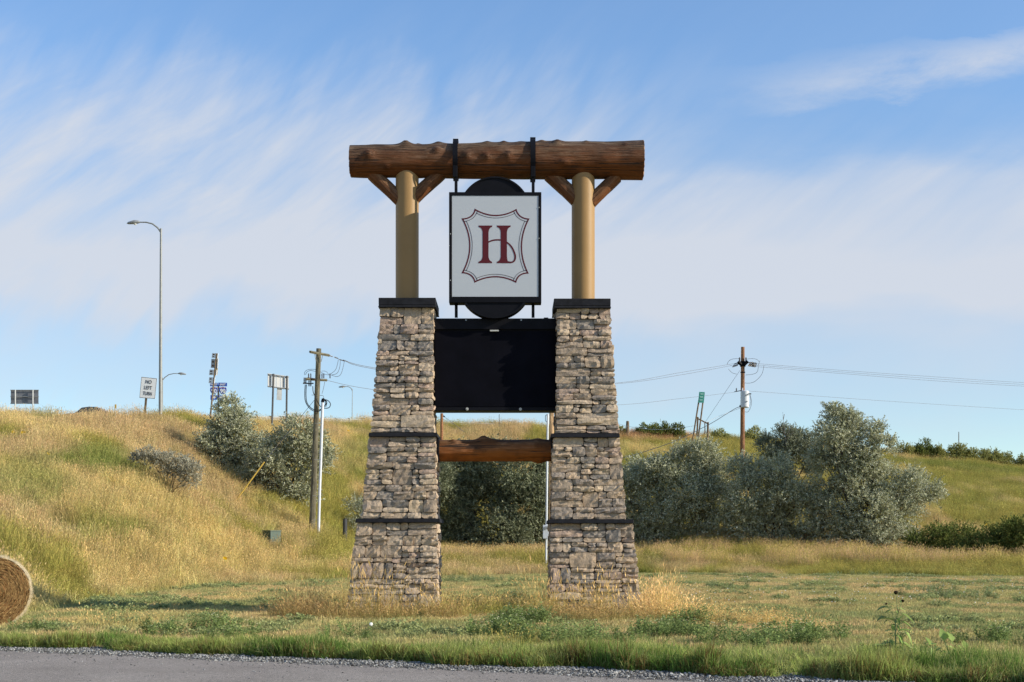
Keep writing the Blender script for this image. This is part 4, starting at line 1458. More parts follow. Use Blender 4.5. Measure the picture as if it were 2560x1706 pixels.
# ------------------------------------------------------------------ hay bale
def hay_bale():
    d = 27.6
    rad = 88.5 / F * d
    cx = X_at(-19, d)
    cz = rad * .985
    org = Vector((cx, d, 0))
    root = empty('hay_bale', org, 'round brown hay bale cut off by the left edge of the photo', 'hay bale')
    root.rotation_euler = (0, 0, R(17))
    g = np.random.default_rng(5)
    # rolled end face: spiral layers as raised ridges
    nr, nt = 72, 150
    for name, y, sgn in (('rolled_face', d, -1), ('rear_face', d + 1.25, 1)):
        V = []; C = []
        for i in range(nr + 1):
            f = i / nr
            for k in range(nt):
                th = 2 * np.pi * k / nt
                spiral = (f * 11 + k / nt) % 1.0
                w = float(vnoise(f * 30 + k / nt * 2.7, th * 5, 4))
                rr = rad * f * (1 + .02 * np.sin(3 * th) * f)
                dep = .045 * abs(spiral - .5) * 2 + .05 * (w - .5) + .05 * (float(vnoise(f * 6, th * 2, 9)) - .5)
                V.append((cx + np.cos(th) * rr, y + sgn * (-dep + .02 - .05 * f ** 6), cz + np.sin(th) * rr * .985))
                n = float(vnoise(f * 55, th * 9 + f * 20, 8))
                rim = sstep(.86, .95, f)
                c = mixc(np.array((.34, .165, .06)), np.array((.12, .042, .018)), np.clip(abs(spiral - .5) * 1.2 + n * .7 - .25 + rim * .35, 0, 1))
                C.append(c)
        Q = [(i * nt + k, i * nt + (k + 1) % nt, (i + 1) * nt + (k + 1) % nt, (i + 1) * nt + k) for i in range(nr) for k in range(nt)]
        if sgn < 0: Q = [q for q in Q]
        me = fastmesh(name, np.array(V) - np.array(org), None, np.array(Q), np.array(C))
        link(name, me, M['hay'], root, False)
    # wrapped side
    V = []; C = []
    ny = 20
    for j in range(ny + 1):
        y = d + .015 + (1.22) * j / ny
        for k in range(nt):
            th = 2 * np.pi * k / nt
            rr = rad * 1.004 * (1 + .02 * np.sin(3 * th)) + .012 * (float(vnoise(j * .8, th * 12, 3)) - .5)
            V.append((cx + np.cos(th) * rr, y, cz + np.sin(th) * rr * .985))
            C.append(mixc(np.array((.42, .33, .21)), np.array((.58, .50, .38)), float(vnoise(j * 2, th * 20, 6))))
    Q = [(j * nt + k, (j + 1) * nt + k, (j + 1) * nt + (k + 1) % nt, j * nt + (k + 1) % nt) for j in range(ny) for k in range(nt)]
    me = fastmesh('net_wrap', np.array(V) - np.array(org), None, np.array(Q), np.array(C))
    link('net_wrap', me, M['hay'], root, True)
    # loose straws that follow the roll, and the frayed rim
    n = 5200
    th = g.uniform(-np.pi, np.pi, n); f = np.sqrt(g.uniform(.01, 1, n))
    L_ = g.uniform(.03, .11, n); W = .0022
    V = []; Q = []; C = []
    for i in range(n):
        rr = rad * f[i]; c = np.array((cx + np.cos(th[i]) * rr, d - g.uniform(.0, .05), cz + np.sin(th[i]) * rr * .985))
        t_ = np.array((-np.sin(th[i]), g.normal(0, .3), np.cos(th[i]))) + g.normal(0, .28, 3); t_ /= np.linalg.norm(t_)
        s_ = np.cross(t_, (0, 1, 0)); s_ = s_ / (np.linalg.norm(s_) + 1e-6) * W
        a = c - t_ * L_[i] / 2; b = c + t_ * L_[i] / 2; k = len(V)
        V += [a - s_, a + s_, b + s_, b - s_]; Q.append((k, k + 1, k + 2, k + 3))
        col = np.array((.46, .29, .12)) * g.uniform(.35, 1.5); C += [col] * 4
    for i in range(2600):
        t0 = g.uniform(-np.pi, np.pi); rr = rad * g.uniform(.97, 1.01)
        c = np.array((cx + np.cos(t0) * rr, d + g.uniform(-.02, .5), cz + np.sin(t0) * rr * .985))
        o_ = np.array((np.cos(t0), g.normal(0, .3), np.sin(t0))); t_ = np.array((-np.sin(t0), 0, np.cos(t0))) * g.choice([-1, 1]) + o_ * g.uniform(.1, 1.4); t_ /= np.linalg.norm(t_)
        s_ = np.cross(t_, (0, 1, 0)); s_ = s_ / (np.linalg.norm(s_) + 1e-6) * W
        b = c + t_ * g.uniform(.02, .10); k = len(V)
        V += [c - s_, c + s_, b + s_, b - s_]; Q.append((k, k + 1, k + 2, k + 3)); C += [np.array((.66, .55, .36)) * g.uniform(.7, 1.2)] * 4
    me = fastmesh('loose_straw', np.array(V) - np.array(org), None, np.array(Q), np.array(C))
    o = link('loose_straw', me, M['foliage'], root); o['kind'] = 'stuff'


hay_bale()


# ------------------------------------------------------------------ bushes
OLIVE_LEAF = [(.47, .465, .31), (.38, .385, .24), (.56, .555, .41), (.29, .30, .16)]
GREEN_LEAF = [(.14, .175, .045), (.19, .215, .06), (.10, .13, .035), (.23, .22, .07)]
SAGE_LEAF = [(.40, .38, .27), (.46, .44, .34), (.34, .30, .21)]
YELL_LEAF = [(.31, .31, .10), (.24, .26, .08), (.40, .36, .14)]


def bush(name, lobes, d, base, label, cat, group, pal, leafL=.14, leafW=.031, dens=30.0, lpm=15, up=.6, depth=.75, seed=0, trunk_r=.065, limbs=True, shootL=(.35, 1.0), squash=1.0, core=.30, fat=1.0):
    """lobes: (px, py, radius px) as seen from the road, standing at depth d. Leaves sit on shoots that fill the shell of each lobe"""
    g = np.random.default_rng(seed + 100)
    bp = ghit(base[0], base[1], max(20, d - 14), 170) if base[1] else None
    b = P(base[0], base[1], d); b.z = float(gz(b.x, b.y)) - .05
    root = empty(name, b, label, cat, group)
    org = np.array(b)
    cen = []; rad = []
    for (px, py, r) in lobes:
        dd = d + g.uniform(-1, 1) * r / F * d * depth
        cen.append(np.array(P(px, py, dd))); rad.append(r * fat / F * d)
    cen = np.array(cen); rad = np.array(rad)
    A = []; D = []; Ln = []
    for c, r in zip(cen, rad):
        n = int(4 * np.pi * r * r * dens)
        # leafy sprays gather in smaller clumps over the lobe, which leaves dark hollows between them
        nsub = 13
        sv = g.normal(0, 1, (nsub, 3)); sv[:, 2] = sv[:, 2] * .8 + .1; sv /= np.linalg.norm(sv, axis=1)[:, None]
        sc_ = c + sv * r * g.uniform(.55, .88, (nsub, 1)) * np.array((1, 1, squash))
        sr = r * g.uniform(.24, .44, nsub)
        which = g.integers(0, nsub, n)
        v = g.normal(0, 1, (n, 3)); v /= np.linalg.norm(v, axis=1)[:, None]
        f = g.uniform(core, 1.0, n) ** .6
        p = sc_[which] + v * (sr[which] * f)[:, None]
        lone = g.random(n) < .12
        p[lone] = c + v[lone] * (r * f[lone])[:, None] * .95
        out = p - c; out /= np.linalg.norm(out, axis=1)[:, None] + 1e-6
        p[:, 2] = np.maximum(p[:, 2], gz(p[:, 0], p[:, 1]) + .05)
        dr = v * .55 + out * .5 + np.array((0, 0, up)) + g.normal(0, .3, (n, 3))
        dr /= np.linalg.norm(dr, axis=1)[:, None]
        A.append(p); D.append(dr); Ln.append(g.uniform(shootL[0], shootL[1], n) * min(1, r / 1.0) ** .5)
    A = np.concatenate(A); D = np.concatenate(D); Ln = np.concatenate(Ln)
    ns = len(A)
    shade = g.uniform(.75, 1.25, ns)
    k = lpm
    f = (np.arange(k)[None, :] + g.uniform(0, 1, (ns, k))) / k
    drp = np.array((0, 0, -1.0))
    pos = A[:, None, :] + D[:, None, :] * (f * Ln[:, None])[..., None] + drp * ((f ** 2) * Ln[:, None] * .18)[..., None]
    ld = D[:, None, :] * .7 + g.normal(0, .6, (ns, k, 3)); ld /= np.linalg.norm(ld, axis=2)[..., None]
    sd_ = np.cross(ld, g.normal(0, 1, (ns, k, 3))); sd_ /= np.linalg.norm(sd_, axis=2)[..., None]
    LL = (leafL * g.uniform(.6, 1.25, (ns, k)))[..., None]; WW = (leafW * g.uniform(.7, 1.3, (ns, k)))[..., None]
    p0 = pos; p1 = pos + ld * LL * .45 + sd_ * WW; p2 = pos + ld * LL; p3 = pos + ld * LL * .45 - sd_ * WW
    V = np.stack([p0, p1, p2, p3], 2).reshape(-1, 3) - org
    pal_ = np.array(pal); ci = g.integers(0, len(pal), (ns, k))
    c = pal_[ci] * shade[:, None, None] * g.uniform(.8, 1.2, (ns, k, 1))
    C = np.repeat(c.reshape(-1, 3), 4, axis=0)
    Q = np.arange(len(V)).reshape(-1, 4)
    me = fastmesh('crown', V, None, Q, C)
    o = link('crown', me, M['foliage'], root)
    if limbs:
        mb = MB(b)
        g2 = random.Random(seed)
        order = sorted(range(len(cen)), key=lambda i: cen[i][2])
        fork = Vector(b) + Vector((g2.uniform(-.2, .2), 0, .35))
        mb.tube([Vector(b) + Vector((0, 0, -.1)), fork], [trunk_r * 1.3, trunk_r], 7)
        for i in order:
            c = Vector(cen[i]); st = fork + Vector((g2.uniform(-.1, .1), g2.uniform(-.1, .1), g2.uniform(-.1, .1)))
            m1 = st.lerp(c, .5) + Vector((g2.uniform(-.25, .25), g2.uniform(-.25, .25), g2.uniform(.0, .3)))
            mb.tube([st, st.lerp(m1, .5) + Vector((0, 0, .08)), m1, c], [trunk_r * .8, trunk_r * .6, trunk_r * .45, trunk_r * .2], 5, False)
            for q in range(4):
                e = c + Vector((g2.uniform(-1, 1), g2.uniform(-1, 1), g2.uniform(-.2, 1))).normalized() * rad[i] * g2.uniform(.7, 1.05)
                mb.tube([m1.lerp(c, .6), (m1.lerp(e, .55)), e], [trunk_r * .35, trunk_r * .22, trunk_r * .08], 4, False)
        mb.build('trunk', M['bark'], root, fix=False)
    return root


OG = 'silvery Russian olive bushes'
bush('olive_bush', [(572, 1022, 30), (590, 1055, 42), (560, 1075, 40), (605, 1105, 50), (545, 1120, 48), (600, 1150, 58), (530, 1160, 42), (570, 1200, 55), (625, 1205, 46), (512, 1120, 26), (555, 1235, 34), (610, 1245, 32)],
     84, (585, 1268), 'silvery bush with a pointed top beneath the blue route signs', 'bush', OG, OLIVE_LEAF, seed=1, fat=.84)
bush('olive_bush', [(745, 1085, 42), (785, 1105, 34), (705, 1115, 42), (660, 1140, 36), (740, 1150, 52), (690, 1180, 50), (650, 1215, 40), (735, 1215, 48), (700, 1245, 34), (765, 1250, 28), (790, 1165, 34), (818, 1140, 22), (640, 1180, 30)],
     82, (700, 1275), 'silvery bush just left of the grey utility pole', 'bush', OG, OLIVE_LEAF, seed=2, fat=.84)
bush('sagebrush', [(345, 1145, 18), (372, 1142, 26), (400, 1152, 28), (430, 1158, 30), (455, 1166, 28), (480, 1178, 30), (478, 1198, 24), (430, 1178, 24)],
     68, (430, 1195), 'low grey-brown sagebrush on the slope left of the pointed silvery bush', 'shrub', None, SAGE_LEAF, leafL=.08, leafW=.018, dens=48, squash=.7, seed=3, trunk_r=.03, shootL=(.2, .45))
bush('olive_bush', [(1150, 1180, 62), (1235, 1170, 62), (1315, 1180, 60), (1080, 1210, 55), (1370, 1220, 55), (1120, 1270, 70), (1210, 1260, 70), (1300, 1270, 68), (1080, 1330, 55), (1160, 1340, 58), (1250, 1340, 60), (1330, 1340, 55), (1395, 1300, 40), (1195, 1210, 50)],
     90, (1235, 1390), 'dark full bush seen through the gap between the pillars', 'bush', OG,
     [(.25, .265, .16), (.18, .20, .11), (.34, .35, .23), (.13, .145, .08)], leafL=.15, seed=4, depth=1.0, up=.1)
bush('sagebrush', [(893, 1270, 24), (905, 1300, 26), (885, 1320, 22), (925, 1290, 26), (890, 1345, 20)], 84, (900, 1362), 'small silvery bush peeping out left of the shaded-post pillar', 'shrub', None, OLIVE_LEAF, leafL=.08, leafW=.022, dens=36, seed=5, trunk_r=.04)
bush('olive_bush', [(1600, 1195, 42), (1640, 1185, 42), (1570, 1235, 48), (1625, 1250, 58), (1580, 1300, 50), (1650, 1310, 58), (1600, 1345, 42), (1665, 1355, 40), (1555, 1345, 34)],
     92, (1620, 1388), 'silvery bush standing right behind the lit-post pillar', 'bush', OG, OLIVE_LEAF, seed=6, fat=.93)
bush('olive_bush', [(1722, 1140, 32), (1765, 1135, 36), (1700, 1180, 44), (1755, 1185, 50), (1800, 1185, 38), (1710, 1240, 52), (1780, 1250, 56), (1730, 1305, 54), (1795, 1320, 48), (1740, 1355, 38), (1790, 1365, 32)],
     91, (1755, 1392), 'silvery bush below the leaning green sign', 'bush', OG, OLIVE_LEAF, seed=7, fat=.93)
bush('olive_bush', [(1850, 1170, 34), (1895, 1190, 42), (1940, 1185, 40), (1870, 1240, 52), (1950, 1245, 54), (2000, 1250, 42), (1850, 1300, 46), (1920, 1310, 56), (1990, 1305, 50), (1880, 1360, 36), (1950, 1365, 38), (2010, 1350, 34)],
     89, (1930, 1396), 'broad silvery bush at the foot of the brown utility pole', 'bush', OG, OLIVE_LEAF, seed=8, fat=.93)
bush('olive_bush', [(2085, 1030, 22), (2100, 1055, 32), (2125, 1050, 26), (2075, 1085, 34), (2135, 1090, 40), (2190, 1085, 28), (2205, 1115, 30), (2100, 1125, 48), (2160, 1145, 46), (2060, 1150, 40), (2080, 1195, 52),
                    (2150, 1205, 56), (2215, 1215, 50), (2275, 1215, 40), (2320, 1228, 30), (2290, 1255, 34), (2100, 1265, 56), (2175, 1280, 60), (2245, 1285, 48), (2070, 1325, 48), (2140, 1340, 52), (2205, 1350, 46), (2260, 1345, 34), (2050, 1280, 40)],
     87, (2150, 1400), 'tallest silvery bush, rising to a ragged point against the sky', 'bush', OG, OLIVE_LEAF, seed=9, trunk_r=.08, dens=29, fat=.9)
bush('olive_bush', [(1925, 1120, 26), (1960, 1100, 28), (1995, 1105, 28), (1975, 1140, 36), (2025, 1120, 30), (2035, 1155, 34), (1935, 1155, 30)],
     112, (1980, 1190), 'darker bush with bare twigs, behind and left of the tallest silvery bush', 'bush', None, [(.24, .255, .17), (.30, .31, .22), (.16, .175, .10)], seed=10)
bush('green_shrub', [(2300, 1365, 32), (2345, 1350, 34), (2390, 1345, 34), (2325, 1385, 26), (2380, 1380, 30)], 84, (2345, 1405), 'dark green shrub right of the tallest silvery bush', 'shrub', 'green shrubs at the foot of the right slope', GREEN_LEAF, leafL=.09, leafW=.04, dens=34, seed=11, trunk_r=.04, squash=.8)
bush('green_shrub', [(2430, 1360, 34), (2475, 1350, 34), (2520, 1345, 34), (2450, 1390, 26), (2500, 1385, 28)], 82, (2475, 1412), 'dark green shrub second from the right edge of the slope', 'shrub', 'green shrubs at the foot of the right slope', GREEN_LEAF, leafL=.09, leafW=.04, dens=34, seed=12, trunk_r=.04, squash=.8)
bush('green_shrub', [(2540, 1330, 30), (2575, 1325, 36), (2565, 1370, 34), (2610, 1350, 34), (2540, 1375, 24)], 81, (2570, 1414), 'dark green shrub cut off by the right edge of the view', 'shrub', 'green shrubs at the foot of the right slope', GREEN_LEAF, leafL=.09, leafW=.04, dens=34, seed=13, trunk_r=.04, squash=.8)
# shrubs on the skyline
_sky = [(1553, 1075, 16, 'skyline shrub touching the right pillar edge'), (1612, 1072, 20, 'leftmost rounded shrub of the hump left of the green sign'), (1650, 1068, 24, 'middle rounded shrub of the hump left of the green sign'),
        (1692, 1072, 20, 'rightmost rounded shrub of the hump left of the green sign'), (1800, 1090, 18, 'skyline shrub between green sign and brown pole'), (1885, 1090, 22, 'skyline shrub just right of the brown pole'),
        (2060, 1108, 22, 'skyline shrub behind the left shoulder of the tallest bush'), (2262, 1125, 20, 'skyline shrub touching the right side of the tallest bush'), (2312, 1122, 24, 'darkest rounded shrub on the right skyline'),
        (2350, 1130, 17, 'small rounded shrub right of the darkest one on the skyline'), (2392, 1128, 22, 'rounded shrub in front of the thin skyline post'), (2432, 1136, 18, 'rounded shrub right of the thin skyline post'),
        (2475, 1138, 22, 'wide yellowish shrub on the right skyline'), (2512, 1146, 18, 'last full shrub before the right edge on the skyline'), (2556, 1152, 15, 'skyline shrub cut off by the right edge')]
for i, (px, py, r, lb) in enumerate(_sky):
    r *= 1.05 if i < 4 else 1.25
    py += 4 if i < 4 else 0
    dd = float(np.interp(px, _c[:, 0], _c[:, 4])) - 1
    pal = GREEN_LEAF if i in (1, 2, 3, 6, 8) else YELL_LEAF
    bush('skyline_shrub', [(px - r * .5, py + r * .3, r * .62), (px + r * .45, py + r * .35, r * .6), (px, py, r * .72), (px, py + r * .7, r * .6)], dd, (px, py + r * 1.2), lb, 'shrub', 'small shrubs along the skyline', pal,
         leafL=.11, leafW=.035, dens=40, seed=30 + i, trunk_r=.04, lpm=9, shootL=(.2, .5))
# bare twigs sticking out of the dark bush
tw = empty('dead_branch', P(1965, 1120, 111), 'bare grey branching twigs above the darker bush', 'dead branch')
mb = MB(P(1965, 1120, 111))
for pts in ([(1966, 1120), (1962, 1085), (1958, 1050), (1957, 1030)], [(1963, 1095), (1975, 1072), (1985, 1058)], [(1962, 1085), (1950, 1066), (1946, 1058)], [(1964, 1100), (1984, 1080), (1992, 1074)], [(1958, 1050), (1961, 1036)]):
    mb.tube([P(x, y, 111) for x, y in pts], [.03, .022, .015, .008][:len(pts)], 5)
mb.build('twig', M['twig'], tw)


# ------------------------------------------------------------------ utility poles, wires, lamps
def pole_mesh(org, pb, pt, rb, rt, m, root, name='pole', n=16, seg=12):
    """mesh local X runs along the pole so that the grain follows it"""
    pb = Vector(pb); pt = Vector(pt); ax = (pt - pb).normalized(); L_ = (pt - pb).length
    q = ax.to_track_quat('X', 'Y')
    V = []; Fc = []; top = []
    for i in range(seg + 1):
        f = i / seg; r = rb + (rt - rb) * f
        for k in range(n):
            th = 2 * math.pi * k / n
            V.append((L_ * f, math.cos(th) * r, math.sin(th) * r)); top.append(.5 + .4 * math.sin(th * 2))
    for i in range(seg):
        for k in range(n):
            k2 = (k + 1) % n; Fc.append((i * n + k, (i + 1) * n + k, (i + 1) * n + k2, i * n + k2))
    Fc += [tuple(range(n)), tuple(reversed([seg * n + k for k in range(n)]))]
    me = newmesh(name, V, Fc, {'top': ('FLOAT', top)})
    bm = bmesh.new(); bm.from_mesh(me); bmesh.ops.recalc_face_normals(bm, faces=bm.faces); bm.to_mesh(me); bm.free()
    o = link(name, me, m, root, True)
    me.set_sharp_from_angle(angle=R(50))
    o.rotation_mode = 'QUATERNION'; o.rotation_quaternion = q
    o.location = pb - root.location
    return o


def arc_pts(pts, d, n=8):
    """smooth curve through pixel points (Catmull-Rom) at depth d (number or list)"""
    dd = d if hasattr(d, '__len__') else [d] * len(pts)
    W = [P(x, y, k) for (x, y), k in zip(pts, dd)]
    W = [W[0]] + W + [W[-1]]
    out = []
    for i in range(1, len(W) - 2):
        a, b, c, e = W[i - 1], W[i], W[i + 1], W[i + 2]
        for j in range(n):
            t = j / n
            out.append(.5 * ((2 * b) + (c - a) * t + (2 * a - 5 * b + 4 * c - e) * t * t + (3 * b - a - 3 * c + e) * t ** 3))
    out.append(W[-2])
    return out


def wire(name, pts, d, r, m, label, cat='wire', group=None, parent=None, n=10):
    p = arc_pts(pts, d, n)
    mb = MB(p[0]); mb.tube(p, r, 6)
    o = mb.build(name, m, parent, smooth=True, fix=False)
    if parent is None: tag(o, label, cat, group)
    return o


def insulator(root, org, p, axis_, m=None, n=4, r=.055, L_=.22, name='insulator'):
    mb = MB(org); axis_ = Vector(axis_).normalized(); p = Vector(p)
    pts = []; rr = []
    for i in range(n):
        a = i / n; pts += [p + axis_ * L_ * a, p + axis_ * L_ * (a + .5 / n)]; rr += [r, r * .45]
    pts.append(p + axis_ * L_); rr.append(r * .6)
    mb.tube(pts, rr, 8)
    return mb.build(name, m or M['ceramic'], root, smooth=True)


def left_pole():
    d = 77.0
    base = P(779, 1340, d); base.z = float(gz(base.x, base.y)) - .3
    root = empty('utility_pole', base, 'weathered grey wooden utility pole with white conduit, left of the sign', 'utility pole', 'wooden utility poles')
    org = base
    top = P(797, 872, d)
    pole_mesh(org, base, top, .175, .135, M['pole_grey'], root)
    # upper crossarm seen almost end-on, lower one with fuse cutouts
    def arm(a, b, da, db, w, nm='crossarm'):
        A = P(*a, da); B = P(*b, db); v = (B - A)
        pole_mesh(org, A, B, w, w, M['pole_grey'], root, nm, n=4, seg=2)
    arm((775, 880), (823, 889), d - .9, d + .9, .075)
    arm((764, 948), (817, 951), d - .7, d + .7, .07)
    MB(org).tube([P(787, 884, d - .2), P(790, 904, d - .15)], .018, 6).build('arm_brace', M['dull_steel'], root)
    MB(org).tube([P(807, 888, d - .2), P(803, 905, d - .15)], .018, 6).build('arm_brace', M['dull_steel'], root)
    # cutouts: row on the left side of the lower arm
    for i, px in enumerate((760.5, 764.5, 772.5, 777)):
        insulator(root, org, P(px, 960 if i < 2 else 966, d - .5 + i * .25), (0, 0, 1), L_=.34, r=.045, name='fuse_cutout')
    for i, px in enumerate((771.5, 777, 805, 809.5, 825)):
        insulator(root, org, P(px, 946, d - .3 + i * .1), (0, 0, 1), L_=.26, r=.04)
    for i, (px, py) in enumerate(((768, 946), (775, 947), (782, 948))):
        insulator(root, org, P(px, py, d - .4), (1, 0, -.05), L_=.18, r=.06)
    for (a, b) in (((822, 889), (832, 892)), ((836, 893), (846, 897)), ((848, 899), (862, 903))):
        A, B = P(*a, d + 1), P(*b, d + 1)
        insulator(root, org, A, B - A, L_=(B - A).length, r=.04)
    MB(org).box((P(760, 0, d).x, d - .4, P(0, 962, d).z), (P(786, 0, d).x, d - .3, P(0, 959.5, d).z)).build('bus_bar', M['black'], root)
    # riser conduit
    mb = MB(org); mb.tube([P(806.5, 1005, d - .35), P(803, 1120, d - .35), P(799, 1230, d - .35), P(796, 1345, d - .35)], .075, 12)
    mb.build('conduit', M['conduit'], root, smooth=True)
    MB(org).tube([P(806, 1006, d - .35), P(808, 999, d - .35), P(811, 998, d - .35)], [.09, .09, .06], 10).build('weather_head', M['black'], root)
    for py, px in ((1060, 803), (1150, 800), (1240, 797), (1300, 795)):
        MB(org).box((P(px - 13, 0, d).x, d - .44, P(0, py + .8, d).z), (P(px + 5, 0, d).x, d - .43, P(0, py, d).z)).build('conduit_clamp', M['dull_steel'], root)
    # black riser cables and thin jumpers are fixed to the pole
    for pts, r in (([(763, 962), (762, 985), (764, 1005), (775, 1022), (792, 1030), (806, 1022), (814, 1010), (812, 1000)], .022),
                   ([(766, 962), (765, 988), (768, 1008), (780, 1022), (795, 1026), (808, 1019), (817, 1006), (811, 999)], .022),
                   ([(782, 966), (783, 980), (788, 992), (800, 1015), (812, 1021), (823, 1019), (826, 1010), (820, 1002), (811, 999)], .022),
                   ([(807, 1003), (814, 1002), (817, 1008), (814, 1018)], .02)):
        wire('riser_cable', pts, d - .3, r, M['wire_black'], None, parent=root)
    for pts in ([(761, 938), (763, 929), (773, 924), (789, 924)], [(764, 938), (767, 931), (776, 927), (789, 929)], [(804, 928), (815, 929), (822, 937)],
                [(846, 899), (843, 914), (838, 926), (826, 936)], [(851, 901), (849, 920), (842, 934), (828, 938)], [(861, 903), (858, 918), (852, 936), (842, 942), (828, 938)],
                [(800, 929), (812, 936), (825, 938)], [(812, 955), (809, 970), (805, 985)], [(779, 988), (800, 989), (808, 990), (809, 998)]):
        wire('jumper_wire', pts, d + .1, .012, M['wire'], None, parent=root)


left_pole()


def right_pole():
    d = 118.0
    base = P(1856, 1200, d); base.z = float(gz(base.x, base.y)) - .3
    root = empty('utility_pole', base, 'brown wooden utility pole carrying a pale grey transformer, right of the sign', 'utility pole', 'wooden utility poles')
    org = base
    pole_mesh(org, base, P(1857, 868, d), .215, .15, M['pole_red'], root)
    MB(org).tube([P(1857, 904, d), P(1857, 917, d)], .235, 12).build('pole_band', M['black'], root)
    for s in (-1, 1):
        MB(org).tube([P(1857 + s * 4, 912, d - .25), P(1857 + s * 12, 905 - (s > 0) * 2, d - .3)], [.13, .16], 8).build('bracket', M['black'], root)
        insulator(root, org, P(1857 + s * 8, 903, d - .2), (0, 0, 1), L_=.3, r=.08)
    MB(org).tube([P(1857, 930, d), P(1857, 933, d)], .2, 12).build('pole_band', M['black'], root)
    # strings of insulators to both sides
    for (a, b) in (((1846, 907), (1834, 911)), ((1845, 911), (1832, 915)), ((1844, 914), (1830, 918))):
        A, B = P(*a, d - .2), P(*b, d - .3)
        insulator(root, org, A, B - A, L_=(B - A).length, r=.05, n=5)
    for (a, b) in (((1872, 907), (1892, 909)), ((1872, 911), (1892, 913)), ((1870, 914), (1890, 917)), ((1880, 906), (1884, 917))):
        A, B = P(*a, d - .2), P(*b, d - .3)
        insulator(root, org, A, B - A, L_=(B - A).length, r=.085, n=5)
    # transformer
    tt = MB(org)
    cx = P(1861.5, 0, d - .35)
    zt, zb = P(0, 981, d).z, P(0, 1021, d).z
    tt.tube([(cx.x, d - .5, zb), (cx.x, d - .5, zb + .06), (cx.x, d - .5, zt - .1), (cx.x, d - .5, zt), (cx.x, d - .5, zt + .07)], [.30, .345, .345, .35, .27], 24)
    tr = tt.build('transformer', M['transformer'], root, smooth=True)
    insulator(root, org, P(1856, 981, d - .5), (0, 0, 1), M['transformer'], L_=.36, r=.07, name='bushing')
    for px, py in ((1874, 985), (1871, 985)):
        MB(org).tube([P(px, py, d - .8), P(px + 4, py, d - .8)], .05, 6).build('terminal', M['ceramic'], root)
    for px, py in ((1863, 989), (1863, 1005)):
        MB(org).box((P(px - 1.6, 0, d).x, d - .9, P(0, py + 3, d).z), (P(px + 1.6, 0, d).x, d - .85, P(0, py, d).z)).build('lifting_lug', M['dull_steel'], root)
    insulator(root, org, P(1841, 979, d - .2), (0, 0, 1), L_=.28, r=.06)
    MB(org).tube([P(1836, 980, d - .2), P(1852, 977, d - .2)], .035, 6).build('bracket', M['black'], root)
    MB(org).tube([P(1849, 1016, d - .3), P(1851, 1016, d - .3)], .1, 8).build('bracket', M['black'], root)
    for pts in ([(1818, 912), (1822, 903), (1832, 898), (1850, 897)], [(1868, 898), (1880, 897), (1892, 899), (1898, 905)], [(1896, 916), (1893, 930), (1882, 936), (1864, 938)],
                [(1910, 914), (1905, 935), (1890, 952), (1876, 958), (1862, 958)], [(1821, 923), (1830, 932), (1842, 936)], [(1875, 986), (1879, 1005), (1876, 1020), (1870, 1030), (1862, 1030)],
                [(1874, 987), (1877, 1003), (1874, 1016)], [(1900, 902), (1897, 910), (1895, 916)]):
        wire('jumper_wire', pts, d - .4, .016, M['wire'], None, parent=root)


right_pole()

PL = 'power lines strung between the poles'
wire('power_line', [(862, 903), (936, 923), (1240, 968), (1538, 960), (1700, 938), (1830, 914)], [77, 81, 92, 105, 111, 118], .014, M['wire'], 'upper power line nearer its mate, dipping behind the pillars from pole to pole', 'power line', PL)
wire('power_line', [(858, 900), (936, 920), (1240, 965), (1538, 958), (1700, 932), (1832, 910)], [78, 82, 93, 106, 112, 118], .014, M['wire'], 'topmost power line between the grey pole and the brown pole', 'power line', PL)
wire('power_line', [(820, 952), (930, 974), (1240, 1015), (1538, 1013), (1700, 997), (1820, 983), (1836, 980)], [77, 81, 92, 105, 111, 117, 118], .012, M['wire'], 'lower single line between the two big poles', 'power line', PL)
PR = 'power lines leaving to the right'
for i, (y0, y1) in enumerate(((909, 957), (913, 961.5), (917, 966))):
    wire('power_line', [(1890, y0), (2100, y0 + 17), (2330, y0 + 33 + i), (2560, y1), (2800, y1 + 10)], [118, 122, 127, 132, 138], .012, M['wire'],
         ('topmost', 'middle', 'lowest')[i] + ' of the three thin lines running right from the insulators of the brown pole', 'power line', PR)
wire('power_line', [(1870, 978), (1900, 980), (2200, 1002), (2560, 1025), (2800, 1038)], [118, 118, 125, 132, 138], .012, M['wire'], 'single lower line running right from the transformer', 'power line', PR)
wire('service_cable', [(1850, 1017), (1838, 1022), (1815, 1036), (1772, 1062), (1690, 1102), (1610, 1130), (1540, 1150), (1440, 1185)], [118, 117, 115, 112, 105, 100, 96, 90], .022, M['wire_black'], 'dark drooping service cable from the transformer down to the right pillar', 'cable')
wire('service_cable', [(1850, 1021), (1800, 1040), (1760, 1058), (1710, 1069), (1640, 1074), (1580, 1068), (1530, 1056)], [118, 117, 116, 116, 118, 120, 122], .014, M['wire_pale'], 'pale sagging bare wire crossing behind the green sign', 'cable')
wire('guy_wire', [(1849, 928), (1840, 941), (1763, 1056)], [118, 118, 122], .012, M['wire'], 'thin guy wire slanting down left from the top of the brown pole', 'guy wire')
gp = ghit(583, 1262)
_gw = P(660, 1156, 79.0)
o = wire('guy_wire', [(788, 998), (725, 1076), (660, 1156), (583, 1262)], [77, 78, (77 + gp.y) / 2 + 1.0, gp.y], .012, M['wire'], 'thin guy wire slanting down left from the grey pole into its yellow guard', 'guy wire')
a_, b_ = P(661, 1155, (77 + gp.y) / 2 - .5), P(584, 1260, gp.y - .6)
mb = MB(b_); mb.tube([a_, b_], .04, 8)
tag(mb.build('guy_guard', M['sign_yellow'], None, smooth=True), 'yellow plastic guard slanting over the guy wire in front of the silvery bush', 'guy guard')

